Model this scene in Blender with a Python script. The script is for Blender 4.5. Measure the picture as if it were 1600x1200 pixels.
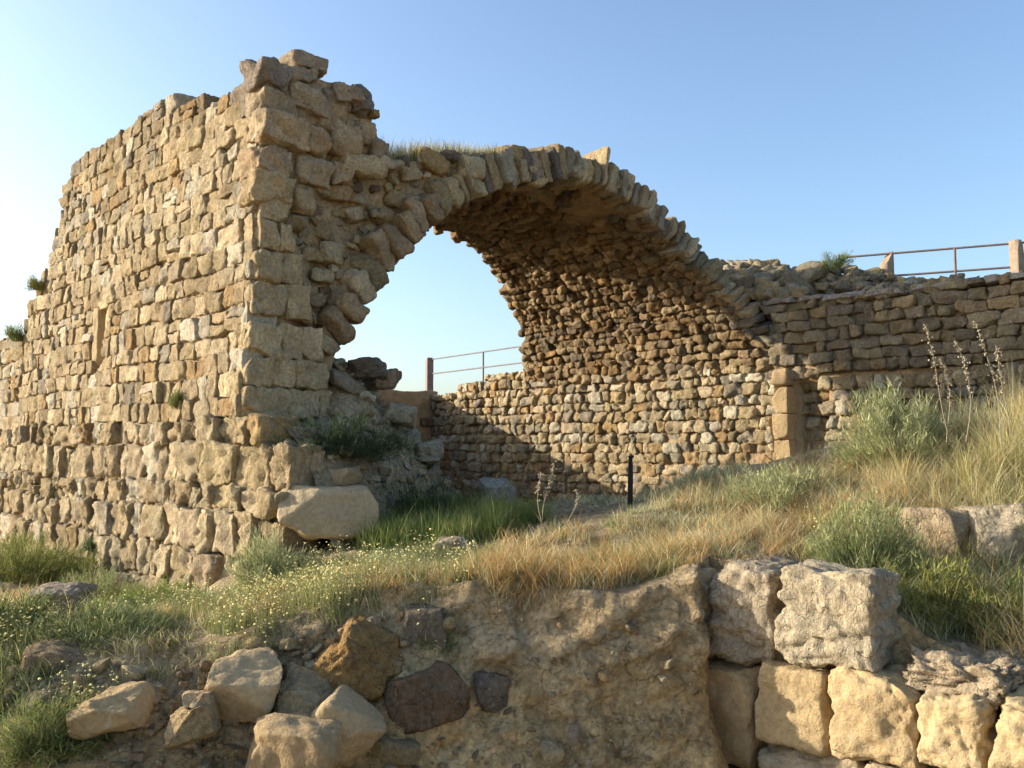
import bpy, math, random
import numpy as np
from mathutils import Vector
RAD=math.radians
for o in list(bpy.data.objects): bpy.data.objects.remove(o)
S=bpy.context.scene; COL=S.collection
rng=np.random.default_rng(11); random.seed(5)
# ------------------------------------------------------------------ camera, sky, sun, exposure
F=1400.0; PITCH=math.atan(100/F)                       # focal length in pixels of the 1600 px wide photo
cd=bpy.data.cameras.new('camera'); cam=bpy.data.objects.new('camera',cd); COL.objects.link(cam)
cam.location=(0,0,0); cam.rotation_euler=(RAD(90)+PITCH,0,0)
cd.sensor_width=36; cd.lens=F/1600*36; cd.clip_start=.05; cd.clip_end=3000; S.camera=cam
SUN_AZ,SUN_EL=RAD(-78),RAD(16.9)
w=bpy.data.worlds.new('World'); S.world=w; w.use_nodes=True
nt=w.node_tree; bg=nt.nodes['Background']; sky=nt.nodes.new('ShaderNodeTexSky'); sky.sky_type='NISHITA'
sky.sun_disc=False; sky.sun_elevation=SUN_EL; sky.sun_rotation=SUN_AZ
sky.altitude=300; sky.air_density=1.0; sky.dust_density=2.8; sky.ozone_density=2.4
nt.links.new(sky.outputs[0],bg.inputs[0]); bg.inputs[1].default_value=0.14
sd=bpy.data.lights.new('sun','SUN'); sd.energy=3.7; sd.angle=RAD(.6); sd.color=(1,.92,.79)
sun=bpy.data.objects.new('sun',sd); COL.objects.link(sun)
sv=Vector((math.sin(SUN_AZ)*math.cos(SUN_EL),math.cos(SUN_AZ)*math.cos(SUN_EL),math.sin(SUN_EL)))
sun.rotation_euler=sv.to_track_quat('Z','Y').to_euler(); sun.location=(-30,10,20)
S.view_settings.view_transform='Standard'; S.view_settings.look='None'; S.view_settings.exposure=1.2
S.view_settings.gamma=1; S.view_settings.use_curve_mapping=False
S.render.engine='CYCLES'
# ------------------------------------------------------------------ geometry of the site
A=RAD(43); AX=np.array([-math.sin(A),math.cos(A)]); CX=np.array([math.cos(A),math.sin(A)])   # along the walls / across the vault
def ray(u,v):
    x=(u-800)/F; y=(600-v)/F
    d=np.array([x,math.cos(PITCH)-y*math.sin(PITCH),math.sin(PITCH)+y*math.cos(PITCH)]); return d/d[1]
def at(u,v,Y): return ray(u,v)*Y
K=ray(375,640)[:2]*9.0
def on_c(u,v,c0):
    d=ray(u,v); Y=(K@CX+c0)/(d[:2]@CX); p=d*Y; return (p[:2]-K)@AX,p[2],Y
def W(t,c,z):
    t,c,z=np.broadcast_arrays(np.asarray(t,float),np.asarray(c,float),np.asarray(z,float))
    return np.stack([K[0]+t*AX[0]+c*CX[0],K[1]+t*AX[1]+c*CX[1],z],-1)
def tc(X,Y):
    dx=X-K[0]; dy=Y-K[1]; return dx*AX[0]+dy*AX[1], dx*CX[0]+dy*CX[1]
ET=np.array([AX[0],AX[1],0]); EC=np.array([CX[0],CX[1],0]); EZ=np.array([0,0,1.])
# ------------------------------------------------------------------ noise
_p=np.random.default_rng(3).permutation(256); PERM=np.concatenate([_p,_p,_p])
G=np.array([[1,1,0],[-1,1,0],[1,-1,0],[-1,-1,0],[1,0,1],[-1,0,1],[1,0,-1],[-1,0,-1],[0,1,1],[0,-1,1],[0,1,-1],[0,-1,-1],[1,1,0],[-1,1,0],[0,-1,1],[0,-1,-1]],float)
def perlin(p):
    p=np.asarray(p,float); sh=p.shape[:-1]; p=p.reshape(-1,3); i=np.floor(p).astype(int); f=p-i; i&=255
    u=f*f*f*(f*(f*6-15)+10); r=0
    for dx in (0,1):
        for dy in (0,1):
            for dz in (0,1):
                h=PERM[PERM[PERM[(i[:,0]+dx)&255]+((i[:,1]+dy)&255)]+((i[:,2]+dz)&255)]&15
                g=G[h]; d=g[:,0]*(f[:,0]-dx)+g[:,1]*(f[:,1]-dy)+g[:,2]*(f[:,2]-dz)
                r=r+d*(u[:,0] if dx else 1-u[:,0])*(u[:,1] if dy else 1-u[:,1])*(u[:,2] if dz else 1-u[:,2])
    return r.reshape(sh)
def fbm(p,o=3,gain=.5):
    p=np.asarray(p,float); r=0; a=1
    for k in range(o): r=r+a*perlin(p*2**k+k*17.3); a*=gain
    return r
def tps(pts,lam=.02):
    pts=np.array(pts,float); xy=pts[:,:2]; z=pts[:,2]; n=len(z)
    def k(r2): return .5*r2*np.log(r2+1e-9)
    D=((xy[:,None]-xy[None])**2).sum(-1); M=np.zeros((n+3,n+3)); M[:n,:n]=k(D)+lam*np.eye(n)
    M[:n,n]=1; M[:n,n+1:]=xy; M[n,:n]=1; M[n+1:,:n]=xy.T
    s=np.linalg.solve(M,np.concatenate([z,[0,0,0]]))
    def f(X,Y):
        X=np.asarray(X,float); Y=np.asarray(Y,float); r=s[n]+s[n+1]*X+s[n+2]*Y
        for i in range(n): r=r+s[i]*k((X-xy[i,0])**2+(Y-xy[i,1])**2)
        return r
    return f
# ------------------------------------------------------------------ objects
def link(name,me,mat=None,parent=None):
    o=bpy.data.objects.new(name,me); COL.objects.link(o)
    if me is not None and mat is not None: me.materials.append(mat)
    if parent is not None: o.parent=parent
    return o
def tag(o,label=None,cat=None,group=None,kind=None):
    if label: o['label']=label
    if cat: o['category']=cat
    if group: o['group']=group
    if kind: o['kind']=kind
    return o
def thing(name,label,cat,group=None): return tag(link(name,None),label,cat,group)
def mesh(name,V,Fc,mat,parent=None,col=None,smooth=True):
    """V (n,3); Fc (m,k) faces of k corners or a list of such arrays; col (n,3) colour attribute"""
    V=np.asarray(V,np.float32); Fl=[np.asarray(x,np.int32) for x in (Fc if isinstance(Fc,list) else [Fc]) if len(x)]
    me=bpy.data.meshes.new(name); me.vertices.add(len(V)); me.vertices.foreach_set('co',V.ravel())
    idx=np.concatenate([x.ravel() for x in Fl]); tot=np.concatenate([np.full(len(x),x.shape[1],np.int32) for x in Fl])
    me.loops.add(len(idx)); me.loops.foreach_set('vertex_index',idx)
    me.polygons.add(len(tot)); st=np.concatenate([[0],np.cumsum(tot)[:-1]]).astype(np.int32)
    me.polygons.foreach_set('loop_start',st); me.polygons.foreach_set('loop_total',tot)
    me.polygons.foreach_set('use_smooth',np.full(len(tot),smooth))
    if col is not None:
        a=me.color_attributes.new('col','FLOAT_COLOR','POINT'); c=np.ones((len(V),4),np.float32); c[:,:3]=col
        a.data.foreach_set('color',c.ravel())
    me.update(calc_edges=True); me.validate()
    return link(name,me,mat,parent)
def quads(R,C,closed=False,flip=False):
    i=np.arange(R-1)[:,None]; j=np.arange(C if closed else C-1)[None]; j2=(j+1)%C
    q=np.stack([i*C+j,i*C+j2,(i+1)*C+j2,(i+1)*C+j],-1).reshape(-1,4)
    return q[:,::-1] if flip else q
def join(parts):
    V=[];Fq=[];n=0;Cc=[]
    for v,f,c in parts: V.append(v);Fq.append(np.asarray(f)+n);Cc.append(c);n+=len(v)
    return np.concatenate(V),np.concatenate(Fq),np.concatenate(Cc)
# ------------------------------------------------------------------ stones: rounded, chipped blocks
_cc={}
def cube(n):
    if n in _cc: return _cc[n]
    ids={};P=[];Q=[]
    def vid(p):
        k=tuple(p)
        if k not in ids: ids[k]=len(P);P.append(p)
        return ids[k]
    for ax in range(3):
        for sgn in (0,n):
            a1,a2=[(1,2),(2,0),(0,1)][ax]
            for i in range(n):
                for j in range(n):
                    q=[]
                    for di,dj in ((0,0),(1,0),(1,1),(0,1)):
                        p=[0,0,0];p[ax]=sgn;p[a1]=i+di;p[a2]=j+dj;q.append(vid(p))
                    Q.append(q if sgn else q[::-1])
    _cc[n]=(np.array(P)/n*2-1,np.array(Q)); return _cc[n]
def stones(cen,ex,ey,ez,half,col,n=6,k=6,jit=.12,amp=.03,freq=4.,oct=3,seed=0,pit=0,cuts=4,cd=(.72,.98),fz=1):
    """cen,ex,ey,ez,half (N,3); k roundness (high = boxy); returns verts, faces, colours"""
    r=np.random.default_rng(seed+101); cen=np.atleast_2d(cen).astype(float); N=len(cen)
    ex,ey,ez,half=[np.broadcast_to(np.atleast_2d(x),(N,3)).astype(float) for x in (ex,ey,ez,half)]
    B,Q=cube(n); kk=np.broadcast_to(np.atleast_1d(k),(N,)).astype(float)[:,None,None]
    B=np.sin(B*math.pi/2*.92)/math.sin(math.pi/2*.92) if n>3 else B
    b=np.broadcast_to(B,(N,)+B.shape)
    nrm=(np.abs(b)**kk).sum(-1,keepdims=True)**(1/kk); L=b/nrm
    J=r.uniform(-1,1,(N,8,3))*jit; T=np.zeros_like(L); ci=0
    for sx in (-1,1):
        for sy in (-1,1):
            for sz in (-1,1):
                wt=(1+sx*L[...,0])*(1+sy*L[...,1])*(1+sz*L[...,2])/8; T+=wt[...,None]*J[:,ci][:,None]; ci+=1
    Lc=L+T
    for _ in range(cuts):                                   # knapped faces: planes that slice corners and edges off
        nn=r.normal(0,1,(N,3)); nn/=np.linalg.norm(nn,axis=1,keepdims=True); sup=np.abs(nn).sum(1); dd=sup*r.uniform(cd[0],cd[1],N)*.86
        ex_=np.maximum((Lc*nn[:,None]).sum(-1)-dd[:,None],0); Lc=Lc-ex_[...,None]*nn[:,None]
    P=Lc*half[:,None]
    d=L*(half[:,None]**-.0); d/=np.linalg.norm(d,axis=-1,keepdims=True)
    toW=lambda q:q[...,0:1]*ex[:,None]+q[...,1:2]*ey[:,None]+q[...,2:3]*ez[:,None]
    Wp=toW(P)+cen[:,None]; dW=toW(d)
    off=r.uniform(0,200,(N,1,3)); ns=fbm(Wp*freq*np.array([1,1,fz])+off,oct,.55)
    am=np.broadcast_to(np.atleast_1d(amp),(N,))[:,None]
    disp=ns*am*1.5
    if pit: disp=disp-pit*am*np.clip(np.abs(fbm(Wp*freq*1.7+off+50,2))*-4+1,0,1)
    Wp=Wp+dW*disp[...,None]
    C=np.repeat(np.asarray(col,float).reshape(-1,3) if np.ndim(col)>1 else np.tile(col,(N,1)),B.shape[0],0)
    Fq=(Q[None]+np.arange(N)[:,None,None]*len(B)).reshape(-1,4)
    return Wp.reshape(-1,3),Fq,C
# ------------------------------------------------------------------ palettes (real base colours)
TAN=(.51,.385,.21); BUFF=(.60,.47,.28); PALE=(.68,.58,.41); GREY=(.40,.335,.23); OCH=(.50,.335,.155); BRN=(.30,.20,.12); DARK=(.15,.13,.11)
def pal(N,ws,r,jit=.10):
    C=np.array([x[0] for x in ws],float); p=np.array([x[1] for x in ws],float); i=r.choice(len(C),N,p=p/p.sum())
    return np.clip(C[i]*r.uniform(1-2*jit,1+1.5*jit,(N,1))*r.uniform(1-.18*jit,1+.18*jit,(N,3)),.02,.85)
WALLP=[(TAN,4.4),(BUFF,4),(PALE,1.3),(GREY,.6),(OCH,.6)]
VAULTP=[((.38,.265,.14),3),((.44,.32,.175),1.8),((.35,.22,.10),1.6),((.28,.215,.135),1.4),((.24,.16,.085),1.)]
# ------------------------------------------------------------------ materials
def material(name,base=None,attr=True,n1=(6,.35),n2=(40,.25),stain=None,bump=((30,.5,.02),(120,.4,.005)),rough=.95,trans=0,crack=0,streak=None,gain=1):
    m=bpy.data.materials.new(name); m.use_nodes=True; t=m.node_tree; N=t.nodes; L=t.links; b=N['Principled BSDF']
    b.inputs['Roughness'].default_value=rough; b.inputs['Specular IOR Level'].default_value=.15
    tx=N.new('ShaderNodeTexCoord'); co=tx.outputs['Object']
    if attr: a=N.new('ShaderNodeAttribute'); a.attribute_name='col'; c=a.outputs['Color']
    else: a=N.new('ShaderNodeRGB'); a.outputs[0].default_value=(*base,1); c=a.outputs[0]
    def noise(sc,det=4,ro=.6,vec=None):
        n=N.new('ShaderNodeTexNoise'); n.inputs['Scale'].default_value=sc; n.inputs['Detail'].default_value=det; n.inputs['Roughness'].default_value=ro
        L.new(vec or co,n.inputs['Vector']); return n.outputs['Fac']
    def rng_(f,a0,a1,b0,b1):
        r=N.new('ShaderNodeMapRange'); L.new(f,r.inputs[0]); 
        for i,v in zip((1,2,3,4),(a0,a1,b0,b1)): r.inputs[i].default_value=v
        return r.outputs[0]
    def mul(c,f):
        x=N.new('ShaderNodeMix'); x.data_type='RGBA'; x.blend_type='MULTIPLY'; x.inputs[0].default_value=1; L.new(c,x.inputs[6]); L.new(f,x.inputs[7]); return x.outputs[2]
    def mix(c,col,f):
        x=N.new('ShaderNodeMix'); x.data_type='RGBA'; L.new(f,x.inputs[0]); L.new(c,x.inputs[6]); x.inputs[7].default_value=(*col,1); return x.outputs[2]
    for sc,am in (n1,n2):
        if am: c=mul(c,rng_(noise(sc),.3,.7,1-am,1+am*.6))
    for st in (stain or []):
        sc,col,lo,hi,mx=st; c=mix(c,col,rng_(noise(sc,5,.65),lo,hi,0,mx))
    if trans:
        tr=N.new('ShaderNodeBsdfTranslucent'); L.new(c,tr.inputs[0]); mx=N.new('ShaderNodeMixShader'); mx.inputs[0].default_value=trans
        L.new(b.outputs[0],mx.inputs[1]); L.new(tr.outputs[0],mx.inputs[2]); L.new(mx.outputs[0],N['Material Output'].inputs[0])
    L.new(c,b.inputs['Base Color']); h=None; last=None
    for sc,st,ds in bump:
        f=noise(sc,6,.65)
        if crack and last is None:
            v=N.new('ShaderNodeTexVoronoi'); v.feature='DISTANCE_TO_EDGE'; v.inputs['Scale'].default_value=crack
            wv=N.new('ShaderNodeVectorMath'); wv.operation='ADD'; nn=N.new('ShaderNodeTexNoise'); nn.inputs['Scale'].default_value=crack*1.5; L.new(co,nn.inputs['Vector'])
            sc2=N.new('ShaderNodeVectorMath'); sc2.operation='SCALE'; sc2.inputs[3].default_value=.25; L.new(nn.outputs['Color'],sc2.inputs[0])
            L.new(co,wv.inputs[0]); L.new(sc2.outputs[0],wv.inputs[1]); L.new(wv.outputs[0],v.inputs['Vector'])
            ad=N.new('ShaderNodeMath'); ad.operation='ADD'; L.new(f,ad.inputs[0]); L.new(rng_(v.outputs[0],0,.04,-.35,0),ad.inputs[1]); f=ad.outputs[0]
        bn=N.new('ShaderNodeBump'); bn.inputs['Strength'].default_value=st; bn.inputs['Distance'].default_value=ds
        L.new(f,bn.inputs['Height']); 
        if last is not None: L.new(last,bn.inputs['Normal'])
        last=bn.outputs[0]
    if streak:
        mp=N.new('ShaderNodeMapping'); mp.inputs['Scale'].default_value=(1,1,.38); L.new(co,mp.inputs[0]); f=noise(streak[0],6,.7,mp.outputs[0])
        rr=N.new('ShaderNodeMath'); rr.operation='ABSOLUTE'; sb=N.new('ShaderNodeMath'); sb.operation='SUBTRACT'; sb.inputs[1].default_value=.5; L.new(f,sb.inputs[0]); L.new(sb.outputs[0],rr.inputs[0])
        bn=N.new('ShaderNodeBump'); bn.inputs['Strength'].default_value=streak[1]; bn.inputs['Distance'].default_value=streak[2]; L.new(rr.outputs[0],bn.inputs['Height'])
        if last is not None: L.new(last,bn.inputs['Normal'])
        last=bn.outputs[0]; c2=mul(c,rng_(rr.outputs[0],0,.06,.82,1.03)); L.new(c2,b.inputs['Base Color'])
    if last is not None: L.new(last,b.inputs['Normal'])
    return m
M_STONE=material('limestone',n1=(3.5,.28),n2=(30,.32),stain=[(9,(.32,.24,.15),.54,.70,.5),(27,(.26,.20,.135),.57,.69,.5),(16,(.64,.53,.37),.6,.72,.5),(5,(.46,.27,.10),.6,.75,.4)],bump=((22,.8,.045),(90,.7,.014)),streak=(15,1.0,.075))  # fine dark varnish and pale stains also paint in shadow and ridge contrast
M_ROCK=material('weathered_rock',n1=(4,.25),n2=(35,.3),stain=[(7,(.20,.17,.14),.56,.7,.6),(18,(.60,.50,.36),.6,.7,.4)],bump=((14,.8,.06),(70,.8,.018)),crack=5,streak=(9,.8,.05))
M_DRESS=material('dressed_limestone',n1=(3,.22),n2=(30,.2),stain=[(6,(.34,.24,.13),.52,.7,.55),(22,(.25,.19,.12),.6,.7,.6),(10,(.62,.52,.36),.6,.72,.4)],bump=((12,.6,.04),(45,.7,.02),(140,.6,.006)))
M_MORTAR=material('earth_mortar',(.42,.31,.18),attr=False,n1=(5,.3),n2=(30,.35),stain=[(8,(.44,.27,.12),.52,.7,.7),(12,(.15,.11,.07),.55,.7,.6)],bump=((14,.9,.06),(60,.8,.02)))
M_PLASTER=material('old_plaster',(.36,.25,.135),attr=False,n1=(3,.3),n2=(22,.2),stain=[(7,(.24,.17,.11),.5,.68,.6),(4,(.48,.33,.17),.5,.7,.5)],bump=((10,.6,.05),(50,.5,.012)))
M_SOIL=material('soil',attr=True,n1=(3,.35),n2=(24,.4),stain=[(8,(.28,.19,.10),.54,.68,.5),(14,(.66,.52,.32),.54,.68,.6),(5,(.52,.32,.12),.56,.7,.4)],bump=((9,.9,.08),(35,1,.035),(130,.8,.01)),crack=4)
M_GRASS=material('grass_blade',n1=(2,.15),n2=(9,.1),bump=(),rough=.7,trans=.4)
M_LEAF=material('shrub_leaf',n1=(3,.2),n2=(12,.1),bump=(),rough=.75,trans=.3)
M_PETAL=material('flower_petal',(.80,.70,.30),attr=False,n1=(9,.1),n2=(30,.0),bump=(),rough=.7,trans=.2)
M_SEED=material('dry_seed_head',(.50,.42,.29),attr=False,n1=(9,.15),n2=(30,.1),bump=(),rough=.8,trans=.3)
M_STEEL=material('painted_grey_steel',(.22,.21,.21),attr=False,n1=(8,.15),n2=(60,.15),stain=[(25,(.20,.09,.05),.55,.68,.6)],bump=((60,.2,.003),),rough=.6)
M_RUST=material('rusty_rail_steel',(.25,.19,.165),attr=False,n1=(8,.2),n2=(60,.2),bump=((60,.3,.003),),rough=.75)
M_BLACK=material('black_paint',(.018,.018,.02),attr=False,n1=(8,.2),n2=(60,.2),bump=((60,.2,.003),),rough=.6)
M_CONC=material('weathered_concrete',(.34,.26,.18),attr=False,n1=(8,.2),n2=(50,.2),stain=[(10,(.25,.15,.09),.5,.68,.6)],bump=((30,.5,.01),))
# ------------------------------------------------------------------ site ground (one sheet with the cut bank)
def bro(X): # Y of the brow of the cut bank
    return np.interp(X,[-30,-5,-3.4,-2,-1.2,-.5,0.5,1.2,1.36,2.7,3.4,30],[6.0,5.9,5.95,5.95,6.1,6.2,6.02,5.92,6.35,5.0,4.8,4.7])
def foot(X):
    return np.interp(X,[-30,-5,-3,-1.9,-1,-.3,.6,1.24,1.4,2.7,3.4,30],[4.0,4.0,4.2,4.45,4.9,5.15,5.1,5.3,6.15,4.8,4.6,4.5])
gp=[]
for u,v,Y in [(-250,830,18),(0,840,15.0),(150,893,11.8),(250,918,10.0),(330,925,9.1),(420,880,8.2),(0,915,10),(100,960,8),(250,960,7.4),
    (0,1000,6.2),(200,1000,6),(350,990,6),(450,960,6.1),(600,925,6.1),(800,910,6.2),(1000,905,6.2),(1100,888,6.1),(350,935,7.8),(550,875,7.6),(600,850,8.2),
    (700,852,8),(850,845,7.5),(1000,808,7.8),(1100,782,8),(1200,742,8.2),(1300,706,8.3),(1400,680,8.2),(1500,665,8),(1600,650,7.5),(1750,640,7.3),
    (1400,820,6.8),(1600,790,6.7),(1200,835,6.9),(1390,900,6.1),(1500,890,6.2),(1600,875,6.2),(1390,960,5.5),(1500,1020,5.3),(1600,1050,4.9),(1750,1050,4.7),
    (700,800,11),(850,800,13),(960,800,15.5),(750,790,17),(620,800,9.6)]:
    p=at(u,v,Y); gp.append(p)
gp+= [(3.2,9.6,-.15),(4.5,9.6,0),(6,8.6,.3),(2,11,-.8),(3.5,12,-.9),(5.5,10.5,-.3),(8,8,.4),(8,5.5,-.8),(12,7,0),(12,12,0),(0,20,-1.1),(-6,20,-1.4),(-12,14,-1.4),(-14,8,-1.4),(10,20,-1),(0,30,-1.4),(-15,30,-1.5),(15,30,-1.4),(-2.6,8.4,-1.2)]
top_f=tps(gp,.01)
def lowZ(X): return np.interp(X,[-30,-3,0,30],[-2.6,-2.5,-2.6,-2.8])
def zg(X,Y,det=True):
    X,Y=np.broadcast_arrays(np.asarray(X,float),np.asarray(Y,float)); B=bro(X); Fo=foot(X)
    Yt=np.maximum(Y,B); zt=top_f(np.clip(X,-15,14),np.clip(Yt,4,30))
    s=np.clip((B-Y)/(B-Fo),0,1); zl=lowZ(X)
    wq=np.clip((B-Fo-.95)/.5,0,1); pr=wq*s**1.15+(1-wq)*(1-(1-s)**1.25)                 # gentle slope on the left, steep face elsewhere
    z=zt+(zl-zt)*pr
    dist=np.maximum(np.abs(X)-15,0)+np.maximum(Y-30,0)+np.maximum(-Y,0)
    z=np.where(dist>0,z*np.exp(-dist/30)+(-1.8)*(1-np.exp(-dist/30)),z)
    if det:
        P=np.stack([X,Y,z*0],-1); z=z+.07*fbm(P*1.1,3)+.025*fbm(P*5,2)
    return z
def ground():
    def grad(a,b,step,edges):
        c=list(np.arange(a,b+step/2,step)); l=[];r=[]
        for e in edges: l.append(a-e); r.append(b+e)
        return np.array(l[::-1]+c+r)
    X=grad(-7,5.6,.035,[.2,.5,1,2,4,8,16,40,100,300,900])
    R=[-900,-300,-100,-30,-12,-4,0]; tops=list(np.arange(.04,6,.05))+list(np.arange(6.1,12,.25))+[13,15,18,22,30,50,100,300,1000]
    cl=np.linspace(0,1,64); rows=[]
    for r in R[:-1]: rows.append(foot(X)*0+r)
    for s in np.linspace(0,1,6)[:-1]: rows.append(foot(X)*s)
    for s in cl: rows.append(foot(X)+(bro(X)-foot(X))*s)
    for s in tops: rows.append(bro(X)+s)
    Yg=np.array(rows); Xg=np.broadcast_to(X,Yg.shape); Z=zg(Xg,Yg)
    P=np.stack([Xg,Yg,Z],-1)
    # earth face: lumps and hollows pushed out of the steep part
    s=np.clip((bro(Xg)-Yg)/(bro(Xg)-foot(Xg)),-.15,1.05); m=np.clip((s+.12)/.2,0,1)*np.clip((1.05-s)/.1,0,1)
    q=P*np.array([1,1,1.]); rg=1-np.abs(fbm(q*2.4+31,3))*2; d=(.15*fbm(q*1.3+7,3)+.06*fbm(q*5+3,3)+.05*np.abs(fbm(q*9,2))+.06*np.clip(rg-.55,0,1))*m
    P[...,1]-=d; P[...,0]+=.5*d
    # colour: soil on the flat, ochre earth on the cut, grey band under the brow
    c=np.zeros(P.shape); n=fbm(P*.9+20,3)[...,None]; n2=np.clip(fbm(P*2.6+40,3)[...,None]*1.6+.3,0,1)
    flat=np.array((.50,.37,.21)); cut=np.array((.74,.51,.24))*(1+.35*n); cut=cut*(1-n2*.35)+n2*.35*np.array((.60,.40,.19))
    gband=np.exp(-((s-.16-.05*n[...,0])/.11)**2)[...,None]; cut=cut*(1-.55*gband)+.55*gband*np.array((.54,.42,.26))
    mm=np.clip(s*8+.3,0,1)[...,None]; c=flat*(1+.3*n)*(1-mm)+cut*mm
    o=mesh('ground',P.reshape(-1,3),quads(*Yg.shape),M_SOIL,None,c.reshape(-1,3)); tag(o,'dry earth ground with a cut bank of tan soil along the front','ground',kind='structure')
ground()
# ------------------------------------------------------------------ left wall
def batt(z): z=np.asarray(z,float); return np.where(z>0,.07*(z-.3),-.021+.13*z)
LT=np.array([-3,.0,.19,.72,1.2,1.9,2.42,3.6,4.72,5.65,6.41,6.65,7.0,7.39,7.54,8.1,8.4,9.84,14,22]); LZ=np.array([4.0,4.05,4.08,4.12,4.14,4.19,4.37,4.45,4.57,4.51,4.50,4.34,3.94,3.15,2.63,2.3,2.08,2.0,1.95,1.9])
def ltop(t): return np.interp(t,LT,LZ)
SL=(4.2,4.62,1.15,1.93)
def courses(s0,s1,zs,wm,r,wj=.35):
    out=[]
    for z0,z1 in zip(zs[:-1],zs[1:]):
        s=s0-r.uniform(0,wm)
        while s<s1:
            w_=wm*r.uniform(1-wj,1+wj*1.3)*(1 if z1-z0<.3 else 1.2); out.append((s,s+w_,z0,z1)); s+=w_
    return np.array(out)
def wavy(t,z,a=.035): return a*perlin(np.stack([np.asarray(t)*.5,np.asarray(z)*.6,np.zeros_like(np.asarray(t,float))],-1)*1.0)
outer=thing('ruined_wall','tall battered rubble wall on the left with sunlit coursed face and broken end, topped by a loose block','wall')
def left_face():
    r=np.random.default_rng(21); zs=[-2.2,-1.85]
    while zs[-1]<-.4: zs.append(zs[-1]+r.uniform(.34,.42))
    zs[-1]=-.40; zs+=[.04,.32]
    while zs[-1]<4.8: zs.append(zs[-1]+r.uniform(.19,.265))
    C=courses(-1.3,12.5,zs,.31,r); keep=[]
    for s0,s1,z0,z1 in C:
        m=(s0+s1)/2; zm=(z0+z1)/2
        lo=-.62 if (z0>=.03 and z0<.3) else (-1.12 if z0<.03 else 0.0)
        if s1<lo+.08: continue
        s0=max(s0,lo)
        if zm+.02>ltop(m)+r.uniform(-.05,.06): continue
        if m>SL[0]-.05 and m<SL[1]+.05 and zm>SL[2]-.05 and zm<SL[3]+.05: continue
        if s1-s0<.1: continue
        if s1-s0>.3 and z1-z0<.3 and r.random()<.10 :   # a split stone
            keep.append((s0,s1,z0,zm)); keep.append((s0,s1,zm,z1)); continue
        keep.append((s0,s1,z0,z1))
    C=np.array(keep); m=(C[:,0]+C[:,1])/2; zm=(C[:,2]+C[:,3])/2+wavy(m,(C[:,2]+C[:,3])/2,.09)
    hw=(C[:,1]-C[:,0])/2-.004; hh=(C[:,3]-C[:,2])/2-.005; N=len(C)
    low=zm<.3; hd=np.where(low,r.uniform(.17,.24,N),r.uniform(.13,.17,N)); out=r.normal(0,.011,N)+np.where(low,r.uniform(-.03,.09,N),0)
    cc=batt(zm)+hd-out-.02
    rot=r.normal(0,.06,N); rz=r.normal(0,.03,N)
    ex=ET*np.cos(rot)[:,None]+EC*np.sin(rot)[:,None]; ey=-ET*np.sin(rot)[:,None]+EC*np.cos(rot)[:,None]
    ez=np.cos(rz)[:,None]*EZ+np.sin(rz)[:,None]*ex; ex=np.cos(rz)[:,None]*ex-np.sin(rz)[:,None]*EZ
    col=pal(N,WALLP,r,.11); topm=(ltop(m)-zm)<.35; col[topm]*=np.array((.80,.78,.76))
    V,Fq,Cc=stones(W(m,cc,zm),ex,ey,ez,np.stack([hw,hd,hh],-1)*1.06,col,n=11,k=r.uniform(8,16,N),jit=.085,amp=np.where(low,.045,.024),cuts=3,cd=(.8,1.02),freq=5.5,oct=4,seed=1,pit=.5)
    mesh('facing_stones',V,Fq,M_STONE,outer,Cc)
left_face()
def left_core():
    t=np.concatenate([np.arange(-.0,8.6,.05),np.arange(8.7,13,.2)]); t=np.concatenate([[0.12],t[t>.14]]); Mz=np.linspace(0,1,120); rows=[]
    zt=ltop(t)-.16; zb=-2.6
    for s in Mz:
        z=zb+(zt-zb)*s; c=batt(z)+.034+.03*fbm(np.stack([t*3,z*3,z*0],-1),2)
        inn=(t>SL[0])&(t<SL[1])&(z>SL[2])&(z<SL[3]); c=np.where(inn,c+.45,c); rows.append(W(t,c,z))
    for c_ in np.linspace(.45,1.1,8): rows.append(W(np.maximum(t,.12+.35*np.clip((c_-.45)/.3,0,1)),c_,zt+.03*fbm(np.stack([t*3,t*0+c_*3,t*0],-1),2)))
    for s in np.linspace(1,0,20): rows.append(W(np.maximum(t,.47),1.15,zb+(zt-zb)*s))
    P=np.array(rows); mesh('mortar_core',P.reshape(-1,3),quads(*P.shape[:2],flip=True),M_MORTAR,outer)
    # plinth core in front of the broken end
    t=np.linspace(-.98,.15,14); rows=[]
    ztp=np.where(t<-.6,-.06,.2)
    for f in np.linspace(0,1,20): z=-2.4+(ztp+2.4)*f; rows.append(W(t,batt(z)+.1,z))
    for c_ in np.linspace(.15,.34,4): rows.append(W(t,c_,ztp-.03))
    for f in np.linspace(1,0,6): rows.append(W(t,.36,-2.4+(ztp+2.3)*f))
    P=np.array(rows); mesh('plinth_core',P.reshape(-1,3),quads(*P.shape[:2],flip=True),M_MORTAR,outer)
    # the slit's dressed edges
    Ls=[]
    for tt,hw in ((SL[0]-.02,.085),(SL[1]+.02,.085)):
        V=stones(W(tt,batt(1.54)+.16,1.54),ET,EC,EZ,(hw,.16,.41),TAN,n=12,k=14,jit=.05,amp=.012,freq=6,seed=int(tt*10)); Ls.append(V)
    Ls.append(stones(W(4.41,batt(1.95)+.14,1.97),ET,EC,EZ,(.27,.17,.055),TAN,n=12,k=12,jit=.05,amp=.012,freq=6,seed=77))
    V,Fq,Cc=join(Ls); mesh('slit_window_surround',V,Fq,M_DRESS,outer,Cc)
left_core()
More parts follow.
